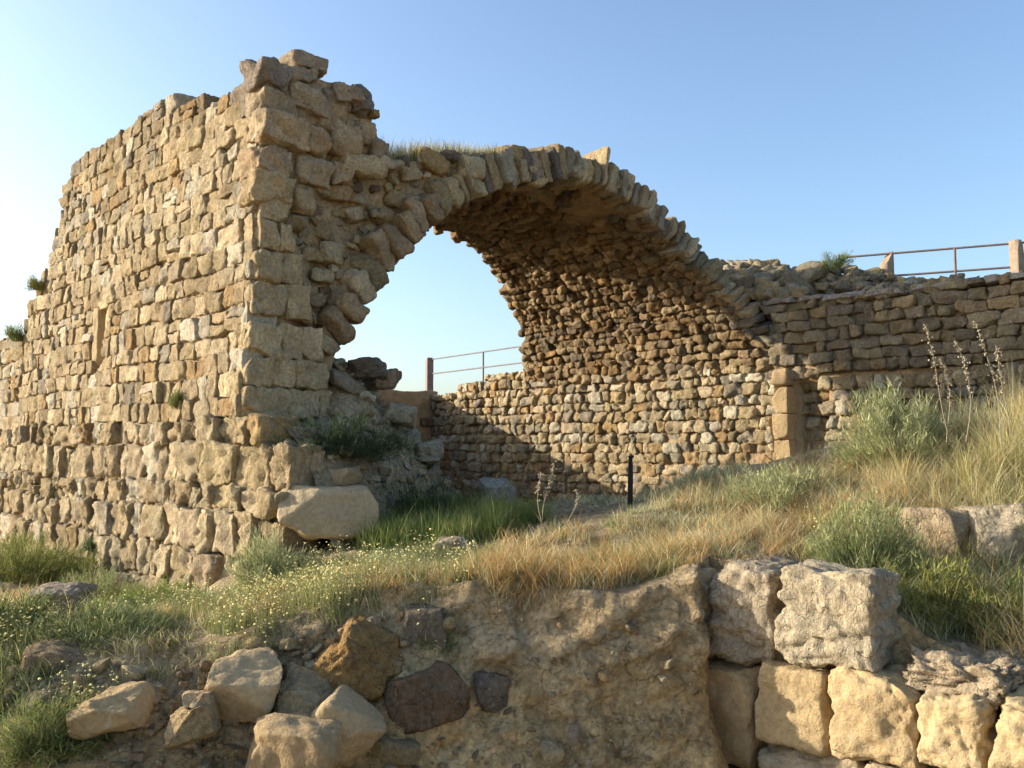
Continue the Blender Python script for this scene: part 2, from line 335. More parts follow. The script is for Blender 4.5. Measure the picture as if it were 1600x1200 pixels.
def inpoly(c,z,poly):
    c=np.asarray(c);z=np.asarray(z);ins=np.zeros(c.shape,bool);n=len(poly)
    for i in range(n):
        x0,y0=poly[i];x1,y1=poly[(i+1)%n]
        if y0==y1: continue
        k=((y0>z)!=(y1>z))&(c<(x1-x0)*(z-y0)/(y1-y0)+x0); ins^=k
    return ins
# broken end of the pier and the cut through the vault haunch (plane t=0), profile measured across the vault
INTR=[(1.12,-1.5),(1.12,.6),(1.2,1.06),(1.39,1.45),(1.73,1.93),(2.05,2.32),(2.4,2.7),(2.97,3.12),(3.74,3.5),(4.7,3.78),(5.6,3.8),(6.35,3.64),(7.0,3.3),(7.5,2.88),(7.9,2.38),(8.15,1.86),(8.3,1.3),(8.3,-1.6)]
EXTR=[(1.9,3.4),(2.66,3.66),(3.29,3.8),(4.09,4.0),(4.7,4.08),(5.5,4.1),(6.25,4.02),(6.8,3.74),(7.6,3.4),(8.2,3.05),(8.9,2.7)]
HAUNCH=[(0.9,.5),(1.2,1.06),(1.39,1.45),(1.73,1.93),(2.05,2.32),(2.4,2.7),(2.97,3.12),(3.74,3.5),(4.7,3.8),(4.7,4.0),(4.09,3.95),(3.29,3.75),(2.66,3.62),(1.9,3.36),(1.62,3.7),(1.6,4.0),(1.45,4.1),(.5,4.1),(.2,4.0),(.1,2),(.05,.3),(.5,.3)]
def relief(name,poly,mat,parent,t0,amp=.09,step=.035,seed=0,fn=None):
    c=np.arange(-.1,9,step); z=np.arange(-2,4.6,step); Cg,Zg=np.meshgrid(c,z); P=np.stack([Cg,Zg,Cg*0+seed],-1)
    tt=t0+amp*fbm(P*1.6,3)-.03*np.abs(fbm(P*8,2))
    if fn: tt=tt+fn(Cg,Zg)
    V=W(tt,Cg,Zg).reshape(-1,3); Q=quads(len(z),len(c)); cm=((Cg[:-1,:-1]+step/2),(Zg[:-1,:-1]+step/2)); k=inpoly(cm[0],cm[1],poly).ravel(); Q=Q[k]
    u,inv=np.unique(Q,return_inverse=True); return mesh(name,V[u],inv.reshape(-1,4),mat,parent)
def hollow(c,z): # the rubble behind the pier's dressed strip stands back a little, deepest near the haunch
    return .16*np.clip((c-.5)/.5,0,1)*np.clip((3.6-z)/1,0,1)
relief('end_core',HAUNCH,M_MORTAR,outer,.075,fn=hollow)
def end_face():
    r=np.random.default_rng(8); Ls=[]
    # dressed strip of big squared blocks along the corner
    zs=[.3,.62,.92,1.28,1.36,1.72,2.05,2.36,2.62]
    for z0,z1 in zip(zs[:-1],zs[1:]):
        if z1-z0<.1: continue
        edge=np.interp((z0+z1)/2,[.3,.7,1.3,2,2.7],[1.05,1.05,.88,.6,.46])*r.uniform(.93,1.07); s=batt((z0+z1)/2)
        while s<edge-.08:
            w_=min(r.uniform(.24,.5),edge-s); 
            if edge-s-w_<.12: w_=edge-s
            t0=.08+r.normal(0,.012)
            Ls.append(stones(W(t0,s+w_/2,(z0+z1)/2),EC,ET,EZ,(w_/2*1.02,.16,(z1-z0)/2*1.02),pal(1,[((.68,.52,.30),3),((.62,.47,.26),2)],r,.05)[0],n=16,k=11,jit=.05,amp=.028,cuts=2,freq=6,seed=int(r.integers(9999)))); s+=w_
    for V,Fq,Cc in Ls: mesh('quoin_block',V,Fq,M_STONE,outer,Cc)
    # upper corner: large rough blocks, taken from the photograph one by one  (c, z, w, h, proud, colour)
    big=[(.30,3.93,.36,.30,.02,(.25,.21,.17)),(.74,3.80,.44,.30,.05,(.40,.32,.22)),(.36,3.63,.42,.30,0,(.36,.29,.20)),(1.05,3.68,.36,.34,.06,(.38,.28,.17)),(1.40,3.98,.30,.30,.06,(.20,.18,.16)),(1.22,3.97,.3,.22,.0,(.35,.28,.2)),
         (.38,3.33,.50,.30,-.09,(.60,.50,.35)),(.28,2.98,.36,.32,0,(.40,.30,.19)),(.80,3.35,.32,.26,.03,(.40,.30,.19)),(1.24,3.45,.42,.36,.04,(.42,.33,.22)),(1.50,3.62,.26,.24,.05,(.38,.3,.2)),(.80,3.02,.40,.34,.05,(.50,.41,.28)),
         (1.45,3.2,.5,.22,.0,(.47,.36,.22)),(1.78,3.28,.34,.16,-.02,(.5,.38,.24)),(1.18,3.08,.28,.26,.05,(.40,.31,.2)),(.30,2.70,.44,.26,-.05,(.46,.35,.21)),(.68,2.66,.26,.26,.02,(.42,.32,.2)),(1.66,3.42,.2,.18,.0,(.3,.24,.17)),(.62,4.04,.5,.18,.06,(.36,.30,.22)),(1.1,3.92,.34,.2,.1,(.30,.25,.2))]
    Ls=[]
    for i,(c,z,w_,h,pr,col) in enumerate(big):
        col=(min(.62,col[0]*1.4),min(.47,col[1]*1.32),min(.29,col[2]*1.2))
        Ls.append(stones(W(.1+pr+.02,c,z),EC*math.cos(.1)+EZ*math.sin(r.normal(0,.12)),ET,EZ,(w_/2*1.08,.22,h/2*1.08),col,n=14,k=r.uniform(4,8),jit=.16,amp=.045,freq=4,oct=4,seed=300+i,pit=.3))
    for V,Fq,Cc in Ls: mesh('corner_block',V,Fq,M_STONE,outer,Cc)
    # rubble fill
    pts=[];
    for _ in range(9000):
        c=r.uniform(.3,4.6);z=r.uniform(.3,4.0); s=.045+.13*r.random()**2
        if not inpoly(c,z,HAUNCH): continue
        if z<2.6 and c<np.interp(z,[.3,.7,1.3,2,2.7],[1.0,1.0,.85,.58,.46]): continue
        if z>2.75 and c<.95+.0: continue
        if z>3.0 and c<1.6: continue
        if any((c-p[0])**2+(z-p[1])**2<(.8*(s+p[2]))**2 for p in pts): continue
        pts.append((c,z,s))
    pts=np.array(pts); N=len(pts); ang=r.normal(0,.35,N); c=pts[:,0]; hol=hollow(c,pts[:,1])
    ex=EC*np.cos(ang)[:,None]+EZ*np.sin(ang)[:,None]; ez=-EC*np.sin(ang)[:,None]+EZ*np.cos(ang)[:,None]
    hs=np.stack([pts[:,2]*r.uniform(1,1.35,N),pts[:,2]*r.uniform(.6,1.0,N),pts[:,2]*r.uniform(.6,.95,N)],-1)
    V,Fq,Cc=stones(W(.085+hol+r.normal(0,.045,N),c,pts[:,1]),ex,ET,ez,hs,pal(N,[(TAN,3),(BUFF,2),(GREY,1.5),(OCH,1.2),(BRN,1)],r,.14),n=8,k=r.uniform(3,6,N),jit=.22,amp=.03,freq=6,oct=3,seed=5)
    mesh('end_rubble',V,Fq,M_STONE,outer,Cc)
end_face()
o=mesh('loose_block',*stones(W(.25,.75,4.27)+0,EC,ET,EZ,(.215,.2,.10),PALE,n=14,k=9,jit=.08,amp=.02,freq=6,seed=42)[:2],M_STONE,None)
def single(name,data,mat,label,cat,group=None,parent=None):
    V,Fq,Cc=data; o=mesh(name,V,Fq,mat,parent,Cc)
    if parent is None: tag(o,label,cat,group or {'boulder':'loose boulders about the ruin','stone block':'loose stone blocks about the ruin'}.get(cat))
    return o
bpy.data.objects.remove(o)
single('stone_block',stones(W(.22,.77,4.235),EC,ET,EZ,(.215,.2,.09),(.46,.36,.24),n=16,k=9,jit=.06,amp=.015,freq=6,seed=42),M_STONE,'squared tan block perched alone on the very top of the tall wall end','stone block')
# ------------------------------------------------------------------ vault
vault=thing('barrel_vault','broken stone barrel vault arching from the tall wall across to the inner wall','vault')
def resample(pts,step):
    pts=np.array(pts,float); d=np.r_[0,np.cumsum(np.linalg.norm(np.diff(pts,axis=0),axis=1))]; s=np.arange(0,d[-1]+step,step); s[-1]=d[-1]
    return np.stack([np.interp(s,d,pts[:,0]),np.interp(s,d,pts[:,1])],-1)
def smooth(p,n=3):
    for _ in range(n): p=np.concatenate([p[:1],(p[:-2]+2*p[1:-1]+p[2:])/4,p[-1:]])
    return p
# arc of the inner wall and vault soffit, from the floor of the inner wall up over the crown to the left pier
ARC=smooth(resample(INTR[::-1],.05),12); AD=np.r_[0,np.cumsum(np.linalg.norm(np.diff(ARC,axis=0),axis=1))]
TAN_=np.gradient(ARC,axis=0); TAN_/=np.linalg.norm(TAN_,axis=1,keepdims=True); NRM=np.stack([TAN_[:,1],-TAN_[:,0]],-1)  # points out of the room
def arc(s): return np.stack([np.interp(s,AD,ARC[:,0]),np.interp(s,AD,ARC[:,1])],-1),np.stack([np.interp(s,AD,TAN_[:,0]),np.interp(s,AD,TAN_[:,1])],-1),np.stack([np.interp(s,AD,NRM[:,0]),np.interp(s,AD,NRM[:,1])],-1)
def s_of_c(c): # on the arch
    k=ARC[:,1]>1.2; return np.interp(-c,-ARC[k,0],AD[k])
S_WALL=np.interp(1.3,ARC[:200,1][:np.argmax(ARC[:,1]>1.5)+1],AD[:np.argmax(ARC[:,1]>1.5)+1]); S_CROWN=s_of_c(5.1); S_END=AD[-1]-2.0
def near_t(s): return np.interp(s,[S_WALL,S_WALL+.6,s_of_c(7.9),s_of_c(7.5),s_of_c(7.0),S_END],[-1.2,-.95,-.55,-.25,0,0])
def far_t(s): return np.interp(s,[S_WALL,S_WALL+.6,s_of_c(7.5),s_of_c(6.2),s_of_c(5.2),s_of_c(4.5),S_END],[4.55,4.45,4.2,3.8,3.7,4.4,5.4])  # hidden left half reaches farther back, shaped to block sun from inner wall
def vault_shell():
    ss=np.arange(S_WALL-.2,S_END+.02,.05); m=50; p,tg,nr=arc(ss); R=len(ss)
    th_=np.interp(ss,[S_WALL,S_WALL+1,s_of_c(7.2),s_of_c(5),s_of_c(3),S_END],[.5,.45,.34,.26,.3,.3])
    rows=[]
    for k in range(m): # inner skin, near to far
        f=k/(m-1); t=near_t(ss)+.1+(far_t(ss)-.12-near_t(ss)-.1)*f; q=p+nr*(.05+.03*fbm(np.stack([t*2.5,ss*2.5,ss*0],-1),3))[:,None]; rows.append(W(t,q[:,0],q[:,1]))
    for k in range(m):
        f=1-k/(m-1); t=near_t(ss)+.1+(far_t(ss)-.12-near_t(ss)-.1)*f; q=p+nr*(th_+.05*fbm(np.stack([t*1.5,ss*1.5,ss*0+9],-1),3))[:,None]; rows.append(W(t,q[:,0],q[:,1]))
    rows.append(rows[0]); P=np.array(rows); mesh('vault_shell',P.reshape(-1,3),quads(*P.shape[:2],flip=False),M_PLASTER,vault)
vault_shell()
def arc_stones(cells,r,hd,amp,k,seed,n,palette,jit=.14):
    C=np.array(cells); N=len(C); sm=(C[:,2]+C[:,3])/2; tm=(C[:,0]+C[:,1])/2; sm=sm+wavy(tm,sm,.12)*.8
    p,tg,nr=arc(sm); hd_=r.uniform(hd*.8,hd*1.2,N); off=hd_-.06+r.normal(0,.022,N); q=p+nr*off[:,None]
    rot=r.normal(0,.1,N); tg3=tg[:,0:1]*EC+tg[:,1:2]*EZ; nr3=nr[:,0:1]*EC+nr[:,1:2]*EZ
    ex=ET*np.cos(rot)[:,None]+tg3*np.sin(rot)[:,None]; ez=-ET*np.sin(rot)[:,None]+tg3*np.cos(rot)[:,None]
    rs=r.uniform(.90,1.06,N)
    hs=np.stack([((C[:,1]-C[:,0])/2-.004)*rs,hd_,((C[:,3]-C[:,2])/2-.003)*rs],-1)*1.05
    return stones(W(tm,q[:,0],q[:,1]),ex,nr3,ez,hs,pal(N,palette,r,.16),n=n,k=k,jit=jit,amp=amp,freq=7,oct=3,seed=seed)
def soffit():
    r=np.random.default_rng(31); zs=[S_WALL+.0]
    while zs[-1]<s_of_c(2.6): zs.append(zs[-1]+r.uniform(.12,.17))
    cells=[]
    for s0,s1,z0,z1 in courses(-1.6,5,zs,.215,r):
        m=(s0+s1)/2; zm=(z0+z1)/2
        if m<near_t(zm)+.12 or s1>far_t(zm)+r.uniform(-.02,.10): continue
        c=np.interp(zm,AD,ARC[:,0])
        pl=perlin(np.array([[m*.9,zm*.9,4.]]))[0]
        if c<6.5 and m<1.5+.8*pl and r.random()<.9: continue      # plastered patch by the crown
        if 5.0<c<5.25 and abs(m-3.2)<.12: continue
        cells.append((s0,s1,z0,z1))
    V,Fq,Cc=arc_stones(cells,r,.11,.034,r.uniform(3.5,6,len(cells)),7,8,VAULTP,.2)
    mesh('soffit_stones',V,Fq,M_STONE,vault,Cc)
soffit()
def voussoirs():
    r=np.random.default_rng(14); s=s_of_c(8.22); e=s_of_c(1.32); i=0
    while s<e:
        p,tg,nr=arc(np.array([s])); c=p[0,0]
        if c>6.6: w_,Lr=r.uniform(.10,.17),r.uniform(.34,.48)
        elif c>3.0: w_,Lr=r.uniform(.09,.17),r.uniform(.34,.52)
        else: w_,Lr=r.uniform(.20,.30),r.uniform(.36,.5)
        if c>3.9 and c<7 : Lr*=np.interp(c,[3.9,4.6,7],[.85,1.0,.92])
        s+=w_/2; p,tg,nr=arc(np.array([s])); tg3=tg[0,0]*EC+tg[0,1]*EZ; nr3=nr[0,0]*EC+nr[0,1]*EZ
        if c<3.0: nr3=nr3*.85+.35*EZ+.0*EC; nr3/=np.linalg.norm(nr3); tg3=tg3-(tg3@nr3)*nr3; tg3/=np.linalg.norm(tg3)
        odd=(5.45<c<5.62); 
        if odd: Lr,w_=.60,.13
        tilt=r.normal(0,.05)+(.20 if odd else 0); a=nr3*math.cos(tilt)-tg3*math.sin(tilt); b=tg3*math.cos(tilt)+nr3*math.sin(tilt)
        dpt=r.uniform(.16,.26); t0=near_t(s)+dpt-.06+r.normal(0,.035)
        q=np.array([p[0,0],p[0,1]]); cen=W(t0,q[0],q[1])+a*(Lr/2-.03+r.normal(0,.015))
        col=pal(1,[(TAN,3),(BUFF,2.4),(GREY,2),((.24,.20,.16),1.2)] if c>3 else [(TAN,3),(BUFF,1),((.45,.32,.18),2)],r,.14)[0]
        V,Fq,Cc=stones(cen,b,ET,a,(w_/2*1.03,dpt,Lr/2),col,n=12,k=r.uniform(8,14) if c>3 else r.uniform(4,6),jit=.12,amp=.02 if c>3 else .035,freq=6,oct=3,seed=400+i)
        mesh('voussoir',V,Fq,M_STONE,vault,Cc); s+=w_/2; i+=1
voussoirs()
def haunch_top():
    # earth and rubble lying on the vault, sloping back from the arch ring
    c=np.arange(1.3,8.8,.07); t=np.arange(.12,3.3,.07); Cg,Tg=np.meshgrid(c,t); ex=np.interp(Cg,[1.3]+[x for x,_ in EXTR],[3.4]+[z for _,z in EXTR])
    Z=ex-.05-.03*Tg+.06*fbm(np.stack([Cg*2,Tg*2,Cg*0],-1),3)
    Z=np.where(Cg>4.3,Z-.16,Z)
    P=W(Tg,Cg,Z); col=np.tile((.30,.25,.17),(P.shape[0]*P.shape[1],1)); mesh('vault_earth',P.reshape(-1,3),quads(*P.shape[:2]),M_SOIL,vault,col)
    r=np.random.default_rng(4); N=260; cc=r.uniform(1.8,8.6,N); tt=r.uniform(.05,1.4,N)**1.3; zz=np.interp(cc,[x for x,_ in EXTR],[z for _,z in EXTR])-.03*tt-.08-np.where(cc>4.3,.1,0)
    s=r.uniform(.04,.12,N)
    rr=r.uniform(0,6.28,N); ex=np.stack([np.cos(rr),np.sin(rr),r.normal(0,.2,N)],-1); ey=np.stack([-np.sin(rr),np.cos(rr),rr*0],-1)
    V,Fq,Cc=stones(W(tt,cc,zz),ex,ey,EZ,np.stack([s*1.3,s,s*.7],-1),pal(N,[(GREY,3),(TAN,2),((.22,.19,.16),2)],r,.15),n=6,k=4,jit=.25,amp=.02,freq=8,seed=9)
    mesh('vault_rubble',V,Fq,M_STONE,vault,Cc)
haunch_top()
# ------------------------------------------------------------------ inner (right) wall
inner=thing('inner_wall','long low stone wall at the right, rough small stones lit below and squared grey blocks above','wall')
RT=[-12,-5,-4.7,-2.1,-.4,0,4.3,4.6,5.5,6.4,7.0,7.6]; RZ=[2.1,2.16,2.16,2.23,2.28,2.3,2.3,1.62,1.5,1.36,1.26,1.2]
def rtop(t): return np.interp(t,RT,RZ)
JT=(-1.42,-1.12)
def inner_wall():
    r=np.random.default_rng(51); zs=[-1.55]
    while zs[-1]<.9: zs.append(zs[-1]+r.uniform(.14,.22))
    cells=[];
    def add(t0,t1,zs,wm,test):
        for s0,s1,z0,z1 in courses(t0,t1,zs,wm,r,.45):
            m=(s0+s1)/2; zm=(z0+z1)/2
            if z1>rtop(m)+.07 or not test(m,zm): continue
            cells.append((m,zm,s1-s0,z1-z0))
    lim=lambda m:np.interp(m,[-6,-2.0,-1.0,0,9],[.9,1.1,1.35,9,9])
    z2=list(zs); 
    while z2[-1]<2.4: z2.append(z2[-1]+r.uniform(.13,.2))
    add(-9,7.5,z2,.225,lambda m,z:z<lim(m) and (m>-.9 or z<1.5) and not(JT[0]-.02<m<JT[1]+.02 and z<1.05) and z<1.36+9*(m>4.4))
    rough=np.array(cells); cells.clear()
    z3=[.9,1.1]; 
    while z3[-1]<2.0: z3.append(z3[-1]+r.uniform(.15,.20))
    z3.append(z3[-1]+.14)
    add(-9,-.45,z3,.27,lambda m,z:z>=lim(m)-.02 and (m<-.85 or z>1.35))
    smoothc=np.array(cells)
    def build(name,C,hd,amp,k,n,pa,jit,seed,mat,gap):
        N=len(C); m,zm=C[:,0],C[:,1]+wavy(C[:,0],C[:,1],.05); hd_=r.uniform(hd*.85,hd*1.2,N); rot=r.normal(0,.06,N); rt2=r.normal(0,.07,N)
        rec=np.where((m<JT[0])&(m>JT[0]-.48)&(C[:,1]<.98),.22,0)
        cc=8.3+hd_-.05+r.normal(0,.018 if amp>.02 else .008,N)+rec
        ex=ET*np.cos(rot)[:,None]+EC*np.sin(rot)[:,None]; ey=-ET*np.sin(rot)[:,None]+EC*np.cos(rot)[:,None]
        ez=np.cos(rt2)[:,None]*EZ+np.sin(rt2)[:,None]*ex; ex=ex*np.cos(rt2)[:,None]-EZ*np.sin(rt2)[:,None]
        rs=r.uniform(.92,1.06,N)[:,None] if amp>.02 else 1
        hs=np.stack([C[:,2]/2-gap,hd_,C[:,3]/2-gap],-1)*np.concatenate([np.ones((N,1))*rs,np.ones((N,1)),np.ones((N,1))*rs],1)*1.05
        V,Fq,Cc=stones(W(m,cc,zm),ex,ey,ez,hs,pal(N,pa,r,.14),n=n,k=k,jit=jit,amp=amp,freq=7,oct=4,seed=seed)
        mesh(name,V,Fq,mat,inner,Cc)
    build('rough_stones',rough,.12,.034,r.uniform(3.5,6,len(rough)),9,[(TAN,3),(BUFF,3.4),(PALE,1.3),(GREY,1.6),(OCH,1.1)],.17,12,M_STONE,.004)
    build('upper_blocks',smoothc,.12,.024,r.uniform(6,11,len(smoothc)),8,[((.42,.33,.195),3),((.35,.28,.18),3),((.45,.33,.175),1.6),((.26,.21,.14),.6)],.12,13,M_STONE,.003)
    # backing and top
    t=np.concatenate([np.arange(-10,7.55,.06)]); rows=[]; zt=rtop(t)-.08
    zt=np.where((t>-1)&(t<4.4),1.35,zt)
    for s in np.linspace(0,1,70):
        z=-2.2+(zt+2.2)*s; rec=np.where((t<JT[0])&(t>JT[0]-.48)&(z<.98),.22,0)
        fill=.055*np.clip((.45-z)/.3,0,1)*np.clip(.7+1.2*fbm(np.stack([t*.8,z*.8,z*0+2],-1),2),0,1); rows.append(W(t,8.345-fill+.03*fbm(np.stack([t*3,z*3,z*0+5],-1),3)+rec,z))
    for c_ in np.linspace(8.45,8.9,6): rows.append(W(t,c_,zt+.02*fbm(np.stack([t*3,t*0+c_*3,t*0],-1),2)))
    rows.append(W(t,8.95,-2.2+zt*0)); P=np.array(rows); mesh('mortar_core',P.reshape(-1,3),quads(*P.shape[:2],flip=True),M_PLASTER,inner)
    # thin coping slabs
    Ls=[]; s=-9.0
    while s<-.45:
        w_=r.uniform(.35,.7); Ls.append(stones(W(s+w_/2,8.47,rtop(s)+.015+r.normal(0,.01)),ET,EC,EZ,(w_/2,.25,.045),pal(1,[((.46,.41,.34),2),(GREY,1)],r,.1)[0],n=12,k=9,jit=.08,amp=.022,freq=7,seed=int(r.integers(9999)))); s+=w_
    for V,Fq,Cc in Ls: mesh('coping_slab',V,Fq,M_STONE,inner,Cc)
    Ls=[]; tm=(JT[0]+JT[1])/2
    for z0,z1 in ((-.7,-.32),(-.32,.12),(.12,.52),(.52,.93)):
        Ls.append(stones(W(tm,8.3,(z0+z1)/2),ET,EC,EZ,(.135,.19,(z1-z0)/2-.004),(.47,.33,.17),n=14,k=22,jit=.03,amp=.007,freq=6,seed=int(z0*100)+200))
    jm=mesh('door_jamb',*stones(W(tm,8.36,.1),ET,EC,EZ,(.12,.14,.78),(.4,.3,.18),n=6,k=12,jit=.02,amp=.004,seed=5)[:2],M_MORTAR,inner)
    for V,Fq,Cc in Ls: mesh('jamb_block',V,Fq,M_DRESS,jm,Cc)
    mesh('jamb_wedge',*stones(W(tm+.02,8.27,1.09),ET,EC,EZ,(.13,.14,.15),(.42,.29,.16),n=10,k=6,jit=.3,amp=.01,seed=8)[:2],M_PLASTER,inner)
inner_wall()
# ------------------------------------------------------------------ back wall
backw=thing('back_wall','low shaded brown plastered wall closing the far end of the ruin','wall')
def back_wall():
    c=np.arange(1.2,8.5,.05); rows=[]
    zt=1.25+.05*fbm(np.stack([c*1.5,c*0,c*0],-1),3)
    for z in np.linspace(-1.6,1,50):
        zz=-1.6+(zt+1.6)*(z+1.6)/2.6; rows.append(W(7.5+.05*fbm(np.stack([c*2,zz*2,zz*0],-1),3),c,zz))
    for t in (7.62,7.8,8.0): rows.append(W(t,c,zt+.02))
    rows.append(W(8.05,c,-1.6+c*0)); P=np.array(rows); mesh('plastered_face',P.reshape(-1,3),quads(*P.shape[:2]),M_PLASTER,backw)
    r=np.random.default_rng(2); Ls=[]
    N=70; cc=r.uniform(4.5,8.2,N); zz=r.uniform(-1.2,1.0,N); s=r.uniform(.06,.14,N)
    V,Fq,Cc=stones(W(7.5+r.normal(.05,.03,N),cc,zz),EC,ET,EZ,np.stack([s*1.4,s,s*.8],-1),pal(N,[(TAN,2),(BRN,2),(GREY,1)],r,.12),n=7,k=5,jit=.2,amp=.02,freq=7,seed=3)
    mesh('embedded_stones',V,Fq,M_STONE,backw,Cc)
back_wall()
# ------------------------------------------------------------------ terrace behind, with the rubble bank on the wall
def terrace():
    c=np.r_[np.arange(8.88,12,.1),np.arange(12,40,1.5),60,120]; t=np.r_[-60,-30,-20,np.arange(-14,9.5,.12)]
    Cg,Tg=np.meshgrid(c,t)
    ridge=np.interp(Tg,[-14,-5,-3.8,-2.84,-1.65,.5,3.5,5,6],[2.1,2.2,2.3,2.42,2.78,3.0,2.7,1.5,1.1]); base=np.interp(Tg,[-14,-5,0,4,5,6.5,9],[2.15,2.2,2.3,2.2,1.3,1.05,1.0])
    Z=base+(ridge-base)*np.exp(-((Cg-9.5)/.9)**2)+.06*fbm(np.stack([Cg*1.5,Tg*1.5,Cg*0],-1),3)
    Z=np.where(Cg<8.92,np.minimum(Z,rtop(Tg)+.05),Z)
    P=W(Tg,Cg,Z); col=np.tile((.36,.28,.19),(P.shape[0]*P.shape[1],1)); o=mesh('terrace_ground',P.reshape(-1,3),quads(*P.shape[:2]),M_SOIL,None,col); tag(o,'raised earth terrace behind the inner wall','ground',kind='structure')
    # terrace behind the back wall
    c=np.r_[-30,-10,np.arange(-2,9,.3)]; t=np.r_[7.9,8,8.5,9,10,12,16,24,60]; Cg,Tg=np.meshgrid(c,t); Z=1.1+.05*fbm(np.stack([Cg,Tg,Cg*0],-1),3); Z[0]=-1.6
    P=W(Tg,Cg,Z); P=P[:, c>1.1]; col=np.tile((.36,.28,.19),(P.shape[0]*P.shape[1],1)); o=mesh('rear_terrace',P.reshape(-1,3),quads(*P.shape[:2]),M_SOIL,None,col); tag(o,'earth terrace behind the low back wall','ground',kind='structure')
terrace()
def bank_rubble():
    r=np.random.default_rng(71); N=430; t=r.uniform(-4.6,1.4,N); c=8.62+np.abs(r.normal(0,.5,N)); ridge=np.interp(t,[-5,-3.8,-2.84,-1.65,.5],[2.25,2.34,2.5,2.86,3.15])
    face=np.clip((c-8.6)/.65,0,1); z=(rtop(t)+.05)*(1-face)+ridge*face-np.clip(c-9.6,0,9)*.5+r.normal(-.02,.03,N)
    s=r.uniform(.035,.12,N)*np.interp(t,[-4.6,-2.5,1],[.5,.8,1.1]); M_=90
    nt_=r.uniform(-1.5,.35,M_); ff=r.uniform(0,1,M_); nc_=8.22+.9*ff; rg=np.interp(nt_,[-1.65,.5],[2.86,3.2]); nz=(2.3+np.clip(nt_+1.2,0,2)*.25)*(1-ff)+rg*ff
    t=np.r_[t,nt_]; c=np.r_[c,nc_]; z=np.r_[z,nz]; s=np.r_[s,r.uniform(.08,.17,M_)]; N+=M_; rr=r.uniform(0,6.28,N)
    ex=np.stack([np.cos(rr),np.sin(rr),r.normal(0,.3,N)],-1); ey=np.stack([-np.sin(rr),np.cos(rr),r.normal(0,.3,N)],-1)
    V,Fq,Cc=stones(W(t,c,z),ex,ey,EZ,np.stack([s*1.4,s,s*.7],-1),pal(N,[(GREY,3),((.32,.26,.17),2.4),(TAN,2.2),(PALE,.4)],r,.14),n=7,k=r.uniform(3.5,7,N),jit=.25,amp=.022,freq=8,seed=19)
    o=mesh('rubble_bank',V,Fq,M_STONE,None,Cc); tag(o,'grey loose rubble heaped on the top of the inner wall beside the vault','rubble',kind='stuff')
    # earth under it
    t=np.arange(-4.6,1.5,.05); rows=[]
    ridge=np.interp(t,[-5,-3.8,-2.84,-1.65,.5],[2.2,2.28,2.42,2.76,3.02])
    for f in np.linspace(0,1,16): 
        cc=8.6+.75*f-np.interp(t,[-1.6,-.9,1.5],[0,.32,.45])*(1-f); rows.append(W(t,cc+.08*fbm(np.stack([t*2,t*0+f*2,t*0],-1),3),(rtop(t)-.02)*(1-f)+ridge*f+.05*fbm(np.stack([t*4,t*0+f*5,t*0],-1),3)))
    rows.append(W(t,10.2,ridge-.4)); P=np.array(rows); o=mesh('bank_earth',P.reshape(-1,3),quads(*P.shape[:2]),M_SOIL,None,np.tile((.36,.28,.185),(P.shape[0]*P.shape[1],1))); tag(o,'earth bank under the rubble on the inner wall','ground',kind='structure')
bank_rubble()
# ------------------------------------------------------------------ rubble heap at the pier foot
hp=[(0,.3,.28),(0,.9,.32),(.15,1.3,.85),(.3,1.9,.50),(.3,2.3,.12),(.2,2.7,-.35),(0,3.3,-.95),(-.5,.5,.12),(-.5,1.2,.05),(-.5,1.8,-.35),(-.6,2.4,-.9),(-1,.3,-.05),(-1.05,1,-.5),(-1.1,1.5,-1.0),(1.5,1.3,.95),(1.5,2,.5),(1.5,3,-.5),(3,1.3,.8),(3,2.6,-.4),(5,1.3,.6),(5,2.6,-.7),(-1.5,.4,-1.0),(3,4,-1.4),(0,4,-1.3),(-1.5,2,-1.4)]
heap_f=tps(hp,.005)
def zh(t,c): return np.clip(heap_f(t,c),-1.6,1.05)+.06*fbm(np.stack([t*2.2,c*2.2,c*0],-1),3)
heap=thing('rubble_heap','earthy slope of fallen rubble at the foot of the wall end under the arch','rubble heap')
def heap_build():
    c=np.arange(.16,4,.04); t=np.arange(-1.5,5,.04); Cg,Tg=np.meshgrid(c,t); Z=zh(Tg,Cg)+.02*fbm(np.stack([Tg*9,Cg*9,Cg*0],-1),2); P=W(Tg,Cg,Z)
    mesh('heap_earth',P.reshape(-1,3),quads(*P.shape[:2],flip=True),M_SOIL,heap,np.tile((.48,.36,.21),(P.shape[0]*P.shape[1],1)))
    r=np.random.default_rng(91); pts=[]
    for _ in range(5000):
        t_=r.uniform(-1.0,1.6); c_=r.uniform(.3,3.1); s=r.choice([.035,.05,.075,.11,.14],p=[.3,.3,.2,.13,.07]); 
        if c_>1.0 and c_<1.8 and t_<.0 and r.random()<.5: continue
        if any((c_-p[1])**2+(t_-p[0])**2<(1.0*(s+p[2]))**2 for p in pts): continue
        pts.append((t_,c_,s))
        if len(pts)>520: break
    pts=np.array(pts); N=len(pts); rr=r.uniform(0,6.28,N); ex=np.stack([np.cos(rr),np.sin(rr),r.normal(0,.25,N)],-1); ey=np.stack([-np.sin(rr),np.cos(rr),r.normal(0,.25,N)],-1)
    V,Fq,Cc=stones(W(pts[:,0],pts[:,1],zh(pts[:,0],pts[:,1])+pts[:,2]*.25),ex,ey,EZ,np.stack([pts[:,2]*1.35,pts[:,2],pts[:,2]*.65],-1),pal(N,[(PALE,2),(GREY,2),(TAN,3),(BUFF,2)],r,.13),n=8,k=r.uniform(3.5,7,N),jit=.25,amp=.02,freq=8,seed=23)
    o=mesh('rubble_stones',V,Fq,M_STONE,heap,Cc); o['kind']='stuff'
heap_build()
